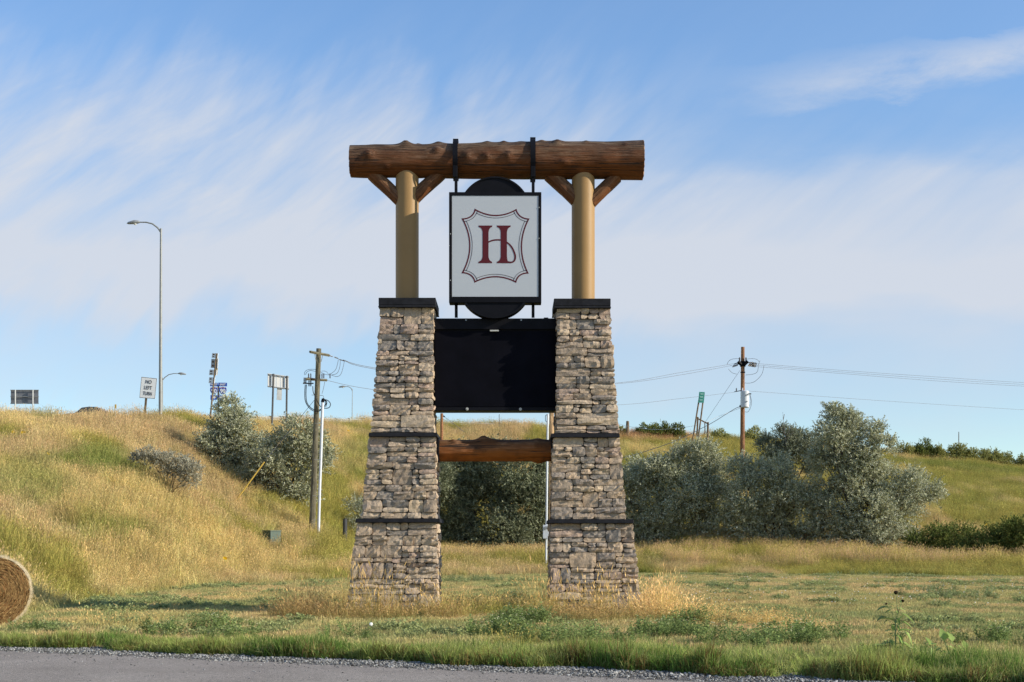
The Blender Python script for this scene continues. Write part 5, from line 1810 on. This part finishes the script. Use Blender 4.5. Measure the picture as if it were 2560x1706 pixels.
# pole and meter behind the right pillar
dd = 80.0
b = P(1378, 1420, dd); b.z = float(gz(b.x, b.y)) - .2
mp = empty('service_pole', b, 'tan wooden service pole with white conduit half hidden by the right pillar', 'utility pole')
pole_mesh(b, b, P(1379, 1015, dd), .16, .13, M['pole_tan'], mp)
MB(b).tube([P(1369.5, 1036, dd - .2), P(1367, 1240, dd - .2), P(1365, 1425, dd - .2)], .058, 10).build('conduit', M['conduit'], mp, smooth=True)
mbx = MB(b); mbx.box((P(1357, 0, dd).x, dd - .45, P(0, 1347, dd).z), (P(1371, 0, dd).x, dd - .25, P(0, 1313, dd).z)); mbx.build('meter_box', M['transformer'], mp, bevel=.01)
MB(b).tube([P(1365, 1320, dd - .45), P(1365, 1320, dd - .58)], .09, 14).build('meter', M['dull_steel'], mp, smooth=True)
wire('drop_loop', [(1369, 1037), (1364, 1040), (1364, 1052), (1369, 1056)], dd - .2, .018, M['wire_black'], None, parent=mp)
# stub pole seen left in the gap
dd = 120.0
b = P(1104, 1110, dd); b.z = float(gz(b.x, b.y)) - .2
sp = empty('stub_pole', b, 'short rusty brown post on the bank seen in the gap beside the shaded-post pillar', 'post')
MB(b).tube([b, P(1104.5, 1034, dd)], [.13, .12], 10).build('post', M['pole_red'], sp, smooth=True)
MB(b).tube([P(1108, 1040, dd), P(1112, 1043, dd)], .06, 6).build('fitting', M['black'], sp)
wire('stub_wire', [(1112, 1043), (1125, 1053), (1160, 1080)], dd, .018, M['wire'], 'short wire slanting down right from the stub post in the gap', 'wire')


def lamp(px, pyt, pyb, d, side, arm, rise, r, label, head=1.0):
    """street lamp: tapered mast, curved arm, cobra head"""
    base = P(px, pyb, d); base.z = float(gz(base.x, base.y)) - .2
    root = empty('street_lamp', base, label, 'street lamp', 'highway street lamps')
    top = P(px + 1.5, pyt, d)
    mb = MB(base); mb.tube([base, base + Vector((0, 0, .4)), base.lerp(top, .5), top, top + Vector((0, 0, .02))], [r, r, r * .78, r * .55, r * .2], 14); mb.build('mast', M['steel'], root, smooth=True)
    MB(base).tube([base + Vector((0, 0, .15)), base + Vector((0, 0, .35))], r * 1.5, 12).build('base_flange', M['steel'], root)
    s = side
    pts = [top + Vector((0, 0, -.25)), top + Vector((s * arm * .15, 0, .05)), top + Vector((s * arm * .4, 0, rise * .75)), top + Vector((s * arm * .7, 0, rise)), top + Vector((s * arm, 0, rise))]
    mb = MB(base); mb.tube(pts, [.06 * head, .055 * head, .05 * head, .045 * head, .04 * head], 8); mb.build('arm', M['steel'], root, smooth=True)
    e = pts[-1]
    mb = MB(base)
    mb.tube([e, e + Vector((s * .12, 0, .02)), e + Vector((s * .35, 0, .01)), e + Vector((s * .75, 0, -.06)), e + Vector((s * .85, 0, -.08))], [.06, .11 * head, .14 * head, .08, .02], 10)
    mb.build('lamp_head', M['dull_steel'], root, smooth=True)
    MB(base).tube([e + Vector((s * .3, 0, -.10)), e + Vector((s * .3, 0, -.17))], [.11 * head, .07 * head], 10).build('lens', M['sign_white'], root)
    return root


lamp(401, 572, 1045, 93.5, -1, 1.4, .42, .125, 'tall near street lamp with its curved arm reaching left')
lamp(405, 945, 1040, 150, 1, 1.65, .45, .09, 'far street lamp whose arm shows right of the tall mast', .9)
lamp(879.5, 973, 1050, 175, -1, .85, .30, .06, 'small distant street lamp right of the grey utility pole', .9)


# ------------------------------------------------------------------ signs on the embankment
def slab(org, root, name, m, corners, d, th=.02, dz=None):
    """flat sheet from four pixel corners; d may be a list of depths"""
    dd = d if hasattr(d, '__len__') else [d] * 4
    W = [P(x, y, k) for (x, y), k in zip(corners, dd)]
    n = (W[1] - W[0]).cross(W[3] - W[0]).normalized()
    if n.y > 0: n = -n
    V = W + [w - n * th for w in W]
    mb = MB(org)
    mb.add(V, [(0, 1, 2, 3), (7, 6, 5, 4), (0, 4, 5, 1), (1, 5, 6, 2), (2, 6, 7, 3), (3, 7, 4, 0)])
    return mb.build(name, m, root), n


def no_left_turn():
    d = 92.0
    b = P(361, 1045, d); b.z = float(gz(b.x, b.y)) - .2
    root = empty('road_sign', b, 'tilted white NO LEFT TURN sign beside the tall lamp mast', 'road sign')
    MB(b).box((P(359, 0, d).x, d + .03, b.z), (P(364, 0, d).x, d + .11, P(0, 950, d).z), Matrix.Rotation(R(5), 3, 'Y'), (P(361.5, 0, d).x, d, P(0, 1032, d).z)).build('post', M['post_wood'], root)
    cs = [(353.5, 942.5), (392.5, 946.5), (387.5, 997.5), (348.5, 995)]
    slab(b, root, 'sheet', M['sign_white'], cs, d, .02)
    # black border line
    def ins(k):
        cx = sum(c[0] for c in cs) / 4; cy = sum(c[1] for c in cs) / 4
        return [(X_at(cx + (x - cx) * k, d), zray(cy + (y - cy) * k, d)) for x, y in cs]
    MB(b).strip(ins(.985), ins(.95), d - .004, d).build('border', M['sign_black'], root)
    rot = (R(90), R(-5.5) * -1, 0)
    for i, w in enumerate(('NO', 'LEFT', 'TURN')):
        o = text_mesh(w, .335, M['sign_black'], 'lettering', root, P(371.6 - i * 1.4, 955.5 + i * 14.6, d - .012), rot, sx=(.78, .74, .66)[i], bold=0.0)


no_left_turn()


def shield_outline(cx, cy, r, d):
    pts = [(-.95, .55), (-.85, .85), (-.5, .8), (0, .95), (.5, .8), (.85, .85), (.95, .55), (1.0, .1), (.85, -.35), (.5, -.75), (0, -1.0), (-.5, -.75), (-.85, -.35), (-1.0, .1)]
    return [(X_at(cx + x * r, d), zray(cy - y * r, d)) for x, y in pts]


def route_sign():
    d = 106.0
    b = P(545, 1055, d); b.z = float(gz(b.x, b.y)) - .2
    root = empty('route_sign', b, 'blue WEST and EAST route 90 shield signs behind the leaning sign post', 'road sign')
    MB(b).box((P(543.5, 0, d).x, d + .03, b.z), (P(547, 0, d).x, d + .12, P(0, 962, d).z)).build('post', M['post_wood'], root)
    for (x0, x1, w) in ((525, 544.3, 'WEST'), (545.7, 567.5, 'EAST')):
        slab(b, root, 'direction_plate', M['sign_blue'], [(x0, 957), (x1, 957.5), (x1, 966.3), (x0, 966.3)], d, .02)
        text_mesh(w, .22, M['sign_white'], 'lettering', root, P((x0 + x1) / 2, 961.8, d - .012), (R(90), 0, 0), sx=.9, bold=.004)
        cx = (x0 + x1) / 2 + .3
        MB(b).prism(shield_outline(cx, 977, 10, d), d, d + .02).build('shield', M['sign_white'], root)
        MB(b).prism(shield_outline(cx, 977.1, 9.6, d), d - .006, d - .001).build('shield_field', M['sign_blue'], root)
        MB(b).prism([(X_at(cx + u * 9, d), zray(977 - v * 9, d)) for u, v in ((-.88, .72), (-.82, .84), (0, .9), (.82, .84), (.88, .72))], d - .011, d - .007).build('shield_top', M['sign_red'], root)
        text_mesh('90', .44, M['sign_white'], 'lettering', root, P(cx, 978.5, d - .016), (R(90), 0, 0), sx=.9, bold=.015)
        slab(b, root, 'arrow_plate', M['sign_blue'], [(x0 + 1, 988.5), (x1 - 1, 988.5), (x1 - 1, 1000), (x0 + 1, 1000)], d, .02)
    # arrows: left points left, right bends right
    ar = [(531, 996), (531, 992), (534.5, 992), (534.5, 989.8), (540, 994), (534.5, 998.2), (534.5, 996)]
    MB(b).prism([(X_at(x, d), zray(y, d)) for x, y in ar], d - .008, d - .001).build('arrow', M['sign_white'], root)
    ar = [(549, 995.5), (549, 992.5), (556, 992.5), (556, 990), (562, 994), (556, 998), (556, 995.5)]
    MB(b).prism([(X_at(x, d), zray(y, d)) for x, y in ar], d - .008, d - .001).build('arrow', M['sign_white'], root)


route_sign()


def leaning_sign():
    d = 99.5
    b = P(523, 1055, d); b.z = float(gz(b.x, b.y)) - .2
    root = empty('service_sign', b, 'leaning wooden post with four narrow logo boards seen nearly edge-on', 'road sign')
    pole_mesh(b, b, P(541.5, 884, d), .065, .055, M['post_wood'], root, 'post', n=4, seg=2)
    rows = [(883, 895, 530.5, 545), (897.5, 920, 528.5, 544.5), (924, 938, 524, 542), (943, 958, 523, 537)]
    for i, (y0, y1, xa, xb) in enumerate(rows):
        o, n = slab(b, root, 'logo_board', M['sign_white'] if i != 1 else M['dull_steel'], [(xa, y0), (xb, y0 + 1), (xb - 1.5, y1 + 1), (xa - 1.5, y1)], [d + .55, d - .05, d - .05, d + .55], .03)
        for q in range(2):
            yy = y0 + (y1 - y0) * (.2 + .45 * q)
            slab(b, root, 'logo_mark', M['post_wood'] if (i + q) % 2 else M['brace'], [(xa + 1, yy), (xa + 6, yy), (xa + 5, yy + (y1 - y0) * .22), (xa + .5, yy + (y1 - y0) * .22)], [d + .47, d + .27, d + .27, d + .47], .012)
    # a second set of boards behind, facing the other way
    for (y0, y1, xa, xb) in ((896, 919, 539, 546), (921, 938, 537, 544)):
        slab(b, root, 'logo_board', M['sign_yellow'] if y0 > 900 else M['sign_white'], [(xa, y0), (xb, y0), (xb - 1.5, y1), (xa - 1.5, y1)], [d + .2, d + .1, d + .1, d + .2], .02)


leaning_sign()


def sign_back(corn, d, posts, post_m, label, name='road_sign', panels=5, pm=None, lower=None, rails=(.06, .94), post_bottom=1065, turn=0.0):
    cx = sum(c[0] for c in corn) / 4
    b = P(cx, post_bottom, d); b.z = float(gz(b.x, b.y)) - .2
    root = empty(name, b, label, 'road sign', None)
    (x0, y0), (x1, y1), (x2, y2), (x3, y3) = corn
    for i in range(panels):
        a, c = i / panels, (i + 1) / panels
        g = .012
        tl = (x0 + (x1 - x0) * (a + g), y0 + (y1 - y0) * (a + g)); tr = (x0 + (x1 - x0) * (c - g), y0 + (y1 - y0) * (c - g))
        br = (x3 + (x2 - x3) * (c - g), y3 + (y2 - y3) * (c - g)); bl = (x3 + (x2 - x3) * (a + g), y3 + (y2 - y3) * (a + g))
        slab(b, root, 'panel', pm or M['sign_white'], [tl, tr, br, bl], [d + .1 + turn * a, d + .1 + turn * c, d + .1 + turn * c, d + .1 + turn * a], .03)
    for f in rails:
        A = P(x0 + (x3 - x0) * f, y0 + (y3 - y0) * f, d); B = P(x1 + (x2 - x1) * f, y1 + (y2 - y1) * f, d + turn)
        MB(b).tube([A, B], .035, 4).build('rail', M['dull_steel'], root)
    for (xa, ya, xb, yb) in posts:
        pd = d - .08 + turn * (xa - x0) / (x1 - x0)
        base = P(xb, yb, pd); base.z = min(base.z, float(gz(base.x, base.y)) - .1) if yb < 1030 else base.z
        pole_mesh(b, base, P(xa, ya, pd), .062, .062, post_m, root, 'post', n=4, seg=2)
    if lower:
        slab(b, root, 'lower_plate', M['dull_steel'], lower, [d + .12 + turn * .45, d + .12 + turn * .66, d + .12 + turn * .66, d + .12 + turn * .45], .02)
    return root


M['post_dark'] = simple('dark_steel_post', (.05, .05, .05), 0.6, 0.3)
sign_back([(669, 933.5), (722, 941), (722, 975), (669, 968)], 92, [(684, 935, 680, 1062), (717.5, 940, 716, 1056)], M['post_dark'], 'pale back of a wide highway sign on two dark posts above the silvery bushes',
          lower=[(693, 970), (705, 971), (704, 1001), (691.5, 1000)], turn=.8, pm=simple('pale_sign_back', (.46, .455, .44), .6, .3, var=.05))
sign_back([(26, 975), (97, 975), (97, 1010), (26, 1010)], 118, [(38, 975, 38, 1030), (82, 975, 82, 1030)], M['dull_steel'], 'dark grey back of a highway sign at the far left', panels=1,
          pm=simple('dark_grey_sign_back', (.17, .175, .19), .6, .3), rails=(.02, .48, .98))  # the sheet itself is dark grey, with crosswise rails


def green_sign():
    d = 112.0
    b = P(1742, 1110, d); b.z = float(gz(b.x, b.y)) - .2
    root = empty('road_sign', b, 'small faded green sign on two leaning posts above the right bank', 'road sign')
    slab(b, root, 'sheet', M['sign_green'], [(1748, 980), (1762, 980.7), (1759.5, 1007.5), (1745.5, 1007)], d, .02)
    for i, (a, c) in enumerate(((1751, 1759), (1750.5, 1758), (1750, 1757.5))):
        y = 984 + i * 7.5
        slab(b, root, 'lettering_row', M['sign_green_text'], [(a - i * .5, y), (c - i * .5, y), (c - i * .5 - .2, y + 3), (a - i * .5 - .2, y + 3)], d - .02, .01)
    pole_mesh(b, P(1731, 1105, d + .1), P(1750, 985, d + .1), .06, .06, M['post_wood'], root, 'post', n=4, seg=2)
    pole_mesh(b, P(1743, 1118, d + .1), P(1760, 985, d + .1), .06, .06, M['post_wood'], root, 'post', n=4, seg=2)


green_sign()
b = P(1757, 1100, 113.5); b.z = float(gz(b.x, b.y)) - .1
fr = empty('fence_brace', b, 'weathered H-shaped wooden fence brace right beside the leaning green sign posts', 'fence')
for a, c, w, nm in (((1744.5, 1043), (1742.5, 1098), .07, 'post'), ((1770, 1056), (1768.5, 1108), .08, 'post'), ((1745, 1047), (1770, 1060), .055, 'brace_rail'), ((1762, 1058), (1762.5, 1085), .04, 'strut')):
    pole_mesh(b, P(*c, 113.5), P(*a, 113.5), w, w, M['post_wood'], fr, nm, n=6, seg=2)


def post(px, py0, py1, d, r, m, label, name='fence_post', cat='post', n=8):
    b = P(px, py1, d); b.z = min(b.z, float(gz(b.x, b.y)) - .1)
    t_ = P(px, py0, d)
    mb = MB(b); mb.tube([b, b.lerp(t_, .9), t_], [r, r * .95, r * .8], n)
    return tag(mb.build(name, m, None, smooth=True), label, cat)


post(1569, 1053, 1080, 137, .16, M['post_wood'], 'dark fence post end on the skyline beside the right pillar')
post(2397, 1080, 1125, 150, .045, M['post_wood'], 'thin bare post standing on the right skyline')
post(862.5, 1297, 1365, 79, .13, M['post_dark'], 'squat blackened post left of the shaded-post pillar')
post(1248, 1036, 1062, 131, .03, M['post_dark'], 'thin marker post on the bank seen through the gap')
# yellow delineator
b = P(289, 1040, 86); b.z = float(gz(b.x, b.y)) - .1
dl = empty('road_marker', b, 'short yellow reflector marker on the crest left of the NO LEFT TURN sign', 'road marker')
MB(b).tube([b, P(289, 1018, 86)], .018, 6).build('stake', M['dull_steel'], dl)
MB(b).box((P(287, 0, 86).x, 85.97, P(0, 1021, 86).z), (P(291.5, 0, 86).x, 85.99, P(0, 1011.5, 86).z)).build('reflector', M['sign_yellow'], dl, bevel=.005)
# utility cabinet
g0 = ghit(679, 1360); dd = g0.y
cb = empty('utility_cabinet', g0, 'small green ground cabinet with one side in deep shade near the grey pole', 'cabinet')
rz = Matrix.Rotation(R(-42), 3, 'Z')
hh = 25 / F * dd + .12
mb = MB(g0); w_ = .33
mb.box((g0.x - w_, g0.y - w_, g0.z - .2), (g0.x + w_, g0.y + w_, g0.z + hh), rz, g0); mb.build('body', M['box_green'], cb, bevel=.015)
mb = MB(g0); mb.box((g0.x - w_ - .02, g0.y - w_ - .02, g0.z + hh), (g0.x + w_ + .02, g0.y + w_ + .02, g0.z + hh + .05), rz, g0); mb.build('lid', M['box_green'], cb, bevel=.01)


def guardrail():
    pts = [(380, 1037), (640, 1041), (930, 1049), (1250, 1059), (1460, 1072)]
    pxs = np.linspace(380, 1460, 34)
    pys = np.interp(pxs, [p[0] for p in pts], [p[1] for p in pts])
    ds = np.interp(pxs, _c[:, 0], _c[:, 4]) + 2.0
    W = [P(x, y, d) for x, y, d in zip(pxs, pys, ds)]
    b = Vector((W[0].x, W[0].y, W[0].z - .8))
    root = empty('guardrail', b, 'steel highway guardrail running along the crest of the embankment', 'guardrail')
    mb = MB(b)
    prof = [(0, 0), (-.04, -.05), (-.08, -.08), (-.04, -.13), (0, -.16), (-.04, -.19), (-.08, -.24), (-.04, -.28), (0, -.31)]
    V = []; Fc = []
    for w in W:
        for (y, z) in prof: V.append(w + Vector((0, y, z)))
    k = len(prof)
    for i in range(len(W) - 1):
        for j in range(k - 1): Fc.append((i * k + j, (i + 1) * k + j, (i + 1) * k + j + 1, i * k + j + 1))
    mb.add(V, Fc); mb.build('rail', M['rail'], root, fix=False)
    for i in range(0, len(W), 1):
        w = W[i]; gzz = float(gz(w.x, w.y + .15))
        MB(b).box((w.x - .08, w.y + .02, min(gzz, w.z - .4) - .1), (w.x + .08, w.y + .2, w.z + .06)).build('post', M['post_wood'], root)


guardrail()


def car():
    d = 112.0
    gx, gy = X_at(226, d), d
    z0 = zray(1019.5, d) - 1.45
    org = Vector((gx, gy, z0))
    root = empty('passing_car', org, 'dark car on the highway with only its roof showing above the grass', 'car')
    L_ = 2.25
    # side profile of a saloon along X
    prof = [(-2.2, .35), (-2.2, .75), (-1.9, .88), (-1.0, .95), (-.45, 1.38), (.1, 1.45), (.75, 1.43), (1.5, 1.02), (2.1, .95), (2.25, .7), (2.25, .35)]
    mb = MB(org); mb.prism([(gx + x * .98, z0 + z) for x, z in prof], gy - .85, gy + .85); mb.build('body', M['car_paint'], root, bevel=.06)
    gl = [(-.9, .98), (-.42, 1.33), (.1, 1.39), (.72, 1.37), (1.35, 1.02)]
    MB(org).prism([(gx + x * .98, z0 + z) for x, z in gl], gy - .87, gy - .855).build('side_window', M['glass'], root)
    for x in (-1.4, 1.4):
        for y in (-.78, .78):
            MB(org).tube([(gx + x, gy + y - .1, z0 + .32), (gx + x, gy + y + .1, z0 + .32)], .32, 16).build('wheel', M['rubber'], root)


car()


# ------------------------------------------------------------------ sunflowers, flowers, dandelion
def leafshape(V, Q, T, p, d, up, L_, W):
    """folded heart-shaped leaf"""
    s = d.cross(up).normalized(); n = s.cross(d).normalized()
    k = len(V)
    mid = [p + d * L_ * f - n * L_ * .28 * f * f for f in (0, .3, .65, 1)]
    V += [mid[0], mid[1] + s * W + n * W * .3, mid[2] + s * W * .7 + n * W * .2, mid[3], mid[2] - s * W * .7 + n * W * .2, mid[1] - s * W + n * W * .3, mid[1], mid[2]]
    Q += [(k, k + 1, k + 2, k + 7)[:4]]
    T += [(k, k + 1, k + 6), (k + 6, k + 1, k + 2), (k + 6, k + 2, k + 7), (k + 7, k + 2, k + 3), (k + 7, k + 3, k + 4), (k + 6, k + 7, k + 4), (k + 6, k + 4, k + 5), (k, k + 6, k + 5)]
    Q.pop()


M['sun_leaf'] = m_leaf('sunflower_leaves', False, .45, (1, 1, 1), .04)


def leaf_obj(name, root, org, p, d, L_, W, col):
    V = []; Q = []; T = []
    leafshape(V, Q, T, Vector(p), Vector(d).normalized(), Vector((0, 0, 1)), L_, W)
    me = fastmesh(name, np.array([tuple(v - org) for v in V]), np.array(T), None, np.tile(col, (len(V), 1)))
    o = link(name, me, M['sun_leaf'], root, True)
    o.location = org - root.location
    return o


def sunflower(px, pyb, d, stems, leaves, heads, label, cat='sunflower'):
    b = P(px, pyb, d); b.z = 0
    root = empty('sunflower_plant', b, label, cat, None)
    for pts, r in stems:
        mb = MB(b); mb.tube([P(x, y, d + dy) for x, y, dy in pts], r, 7)
        mb.build('stem', M['stem'], root, smooth=True)
    for (x, y, dx, dy, dz, L_, sh) in leaves:
        p = P(x, y, d)
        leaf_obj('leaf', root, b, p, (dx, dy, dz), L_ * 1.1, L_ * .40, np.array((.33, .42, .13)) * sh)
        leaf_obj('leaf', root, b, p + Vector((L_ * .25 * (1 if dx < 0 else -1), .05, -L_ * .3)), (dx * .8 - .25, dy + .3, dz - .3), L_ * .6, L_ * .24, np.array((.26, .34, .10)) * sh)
    for (x, y, r) in heads:
        p = P(x, y, d)
        mb = MB(b); mb.tube([p - Vector((0, 0, r)), p - Vector((0, 0, r * .4)), p + Vector((0, 0, r * .3)), p + Vector((0, 0, r * .7))], [r * .35, r * .95, r, r * .5], 12)
        hd = mb.build('seed_head', M['seedhead'], root, smooth=True)
        for q in range(9):
            a = q * .7; e = Vector((math.cos(a), math.sin(a), .25))
            V = []; Q = []; T = []
            leafshape(V, Q, T, p + Vector((0, 0, -r * .4)) + e * r * .6, e.normalized(), Vector((0, 0, 1)), r * 1.2, r * .3)
            me = fastmesh('sepal', np.array([tuple(v - b) for v in V]), np.array(T), None, np.tile((.12, .16, .05), (len(V), 1)))
            link('sepal', me, M['sun_leaf'], hd, False)


M['stem'] = simple('green_stem', (.20, .24, .10), .7, .2, var=.2, scale=20)
# scale of the sunflower crop: 3.9217, origin (1960, 1350)
def cc(u, v): return (1960 + u / 3.9217, 1350 + v / 3.9217)
def st(*p): return [(*cc(u, v), 0) for u, v in p]
_L = []
def lf(u, v, ang, L_, sh=1.0, dy=-.2):
    x, y = cc(u, v); _L.append((x, y, math.cos(R(ang)), dy, math.sin(R(ang)), L_, sh))
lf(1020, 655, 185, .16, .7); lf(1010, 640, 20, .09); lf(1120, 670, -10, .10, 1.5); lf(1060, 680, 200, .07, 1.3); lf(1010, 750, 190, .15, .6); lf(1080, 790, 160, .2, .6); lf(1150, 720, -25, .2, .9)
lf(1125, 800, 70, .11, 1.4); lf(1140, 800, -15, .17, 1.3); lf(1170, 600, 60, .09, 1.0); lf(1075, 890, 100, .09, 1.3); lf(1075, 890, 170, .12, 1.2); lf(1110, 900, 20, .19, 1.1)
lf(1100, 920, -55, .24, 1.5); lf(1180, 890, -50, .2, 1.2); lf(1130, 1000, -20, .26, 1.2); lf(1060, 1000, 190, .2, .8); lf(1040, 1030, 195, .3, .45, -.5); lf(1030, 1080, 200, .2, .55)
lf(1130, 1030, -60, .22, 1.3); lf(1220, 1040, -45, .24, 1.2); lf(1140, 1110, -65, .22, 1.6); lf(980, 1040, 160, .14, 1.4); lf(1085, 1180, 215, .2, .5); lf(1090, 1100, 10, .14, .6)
sunflower(*cc(1085, 1330), 18.9,
          [(st((1085, 1340), (1083, 1180), (1095, 1000), (1090, 880), (1092, 800)), [.013, .012, .010, .009, .007]), (st((1092, 800), (1118, 715), (1104, 600), (1100, 530)), [.006, .005, .004, .004]),
           (st((1118, 715), (1135, 660), (1162, 610)), [.005, .004, .003]), (st((1090, 800), (1060, 720), (1005, 640)), [.005, .004, .003]), (st((1095, 900), (1120, 830), (1150, 810)), [.005, .004, .003]),
           (st((1092, 1000), (1020, 985), (960, 1000)), [.005, .004, .003]), (st((1095, 1020), (1160, 1010), (1230, 1040)), [.005, .004, .003]), (st((1090, 800), (1020, 770), (990, 745)), [.004, .004, .003])],
          _L, [(*cc(1097, 514), .028), (*cc(1166, 597), .021), (*cc(1003, 626), .015)], 'tall branching wild sunflower gone to dark seed heads at the road edge')
_L = []
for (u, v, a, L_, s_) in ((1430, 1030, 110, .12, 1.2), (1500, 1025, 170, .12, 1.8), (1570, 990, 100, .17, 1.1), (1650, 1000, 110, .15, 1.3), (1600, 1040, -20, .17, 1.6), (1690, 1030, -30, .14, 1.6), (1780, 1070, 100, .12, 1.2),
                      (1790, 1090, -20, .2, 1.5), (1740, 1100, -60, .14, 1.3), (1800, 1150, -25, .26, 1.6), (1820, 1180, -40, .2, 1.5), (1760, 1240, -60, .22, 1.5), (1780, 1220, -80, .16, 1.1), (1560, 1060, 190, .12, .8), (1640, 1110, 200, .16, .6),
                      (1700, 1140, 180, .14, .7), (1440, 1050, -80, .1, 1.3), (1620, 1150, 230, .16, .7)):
    lf(u, v, a, L_, s_)
sunflower(*cc(1700, 1340), 18.4,
          [(st((1690, 1340), (1660, 1200), (1600, 1060), (1560, 960)), [.010, .009, .007, .004]), (st((1660, 1200), (1540, 1090), (1430, 1030)), [.006, .005, .003]), (st((1690, 1330), (1760, 1180), (1790, 1080)), [.009, .006, .004]),
           (st((1660, 1180), (1690, 1080), (1650, 1000)), [.006, .004, .003]), (st((1740, 1230), (1830, 1170)), [.005, .003])],
          _L, [], 'low leaning leafy sunflower plant without heads near the right corner')
# dandelion clock
b = ghit(928, 1600, 18); b = Vector((X_at(928, b.y), b.y, 0)); tpd = P(927.5, 1561, b.y)
dn = empty('dandelion', b, 'single white dandelion clock in front of the left pillar foot', 'flower')
MB(b).tube([b, tpd], .003, 5).build('stem', M['stem'], dn)
bm = bmesh.new(); bmesh.ops.create_icosphere(bm, subdivisions=2, radius=.034)
for v in bm.verts: v.co *= random.uniform(.85, 1.1)
me = bpy.data.meshes.new('seed_ball'); bm.to_mesh(me); bm.free()
o = link('seed_ball', me, M['fluff'], dn); o.location = tpd - b


def wildflowers():
    """yellow daisies dotted on the slope and the pale litter of seed heads in the lawn"""
    fl = [(125, 1040), (200, 1030), (201, 1032), (274, 1047), (333, 1043), (72, 1095), (123, 1162), (565, 1425), (35, 1108), (240, 1050), (322, 1052), (330, 1060), (108, 1052), (196, 1035), (60, 1110), (2465, 1330), (1000, 1105), (870, 1090)]
    V = []; Fc = []
    for px, py in fl:
        for q in range(2):
            p = ghit(px + random.uniform(-3, 3), py + 6 + random.uniform(-2, 2))
            c = p + Vector((0, -.1, .62)); r = .065
            k = len(V); n = 8
            V += [c] + [c + Vector((math.cos(6.283 * i / n) * r, -.01, math.sin(6.283 * i / n) * r)) for i in range(n)] + [c + Vector((0, .04, 0))]
            for i in range(n): Fc += [(k, k + 1 + i, k + 1 + (i + 1) % n), (k + n + 1, k + 1 + (i + 1) % n, k + 1 + i)]
    me = newmesh('wildflowers', V, Fc)
    tag(link('wildflowers', me, M['petal']), 'yellow wildflowers dotted over the left slope', None, kind='stuff')
    X, Y = fan_points(420, 36, 66, 1500, 2600)
    k = Y < lawn_edge(X, Y)
    X, Y = X[k], Y[k]
    V = []; Fc = []
    for x, y in zip(X, Y):
        c = Vector((x, y, float(gz(x, y)) + .09)); r = random.uniform(.008, .02); k = len(V)
        V += [c + Vector((r, 0, 0)), c + Vector((0, r, 0)), c + Vector((-r, 0, 0)), c + Vector((0, -r, 0)), c + Vector((0, 0, r)), c + Vector((0, 0, -r))]
        for a in range(4): Fc += [(k + a, k + (a + 1) % 4, k + 4), (k + (a + 1) % 4, k + a, k + 5)]
    me = newmesh('clover_heads', V, Fc)
    tag(link('clover_heads', me, M['fluff']), 'tiny pale clover heads dotted over the mown grass', None, kind='stuff')


wildflowers()
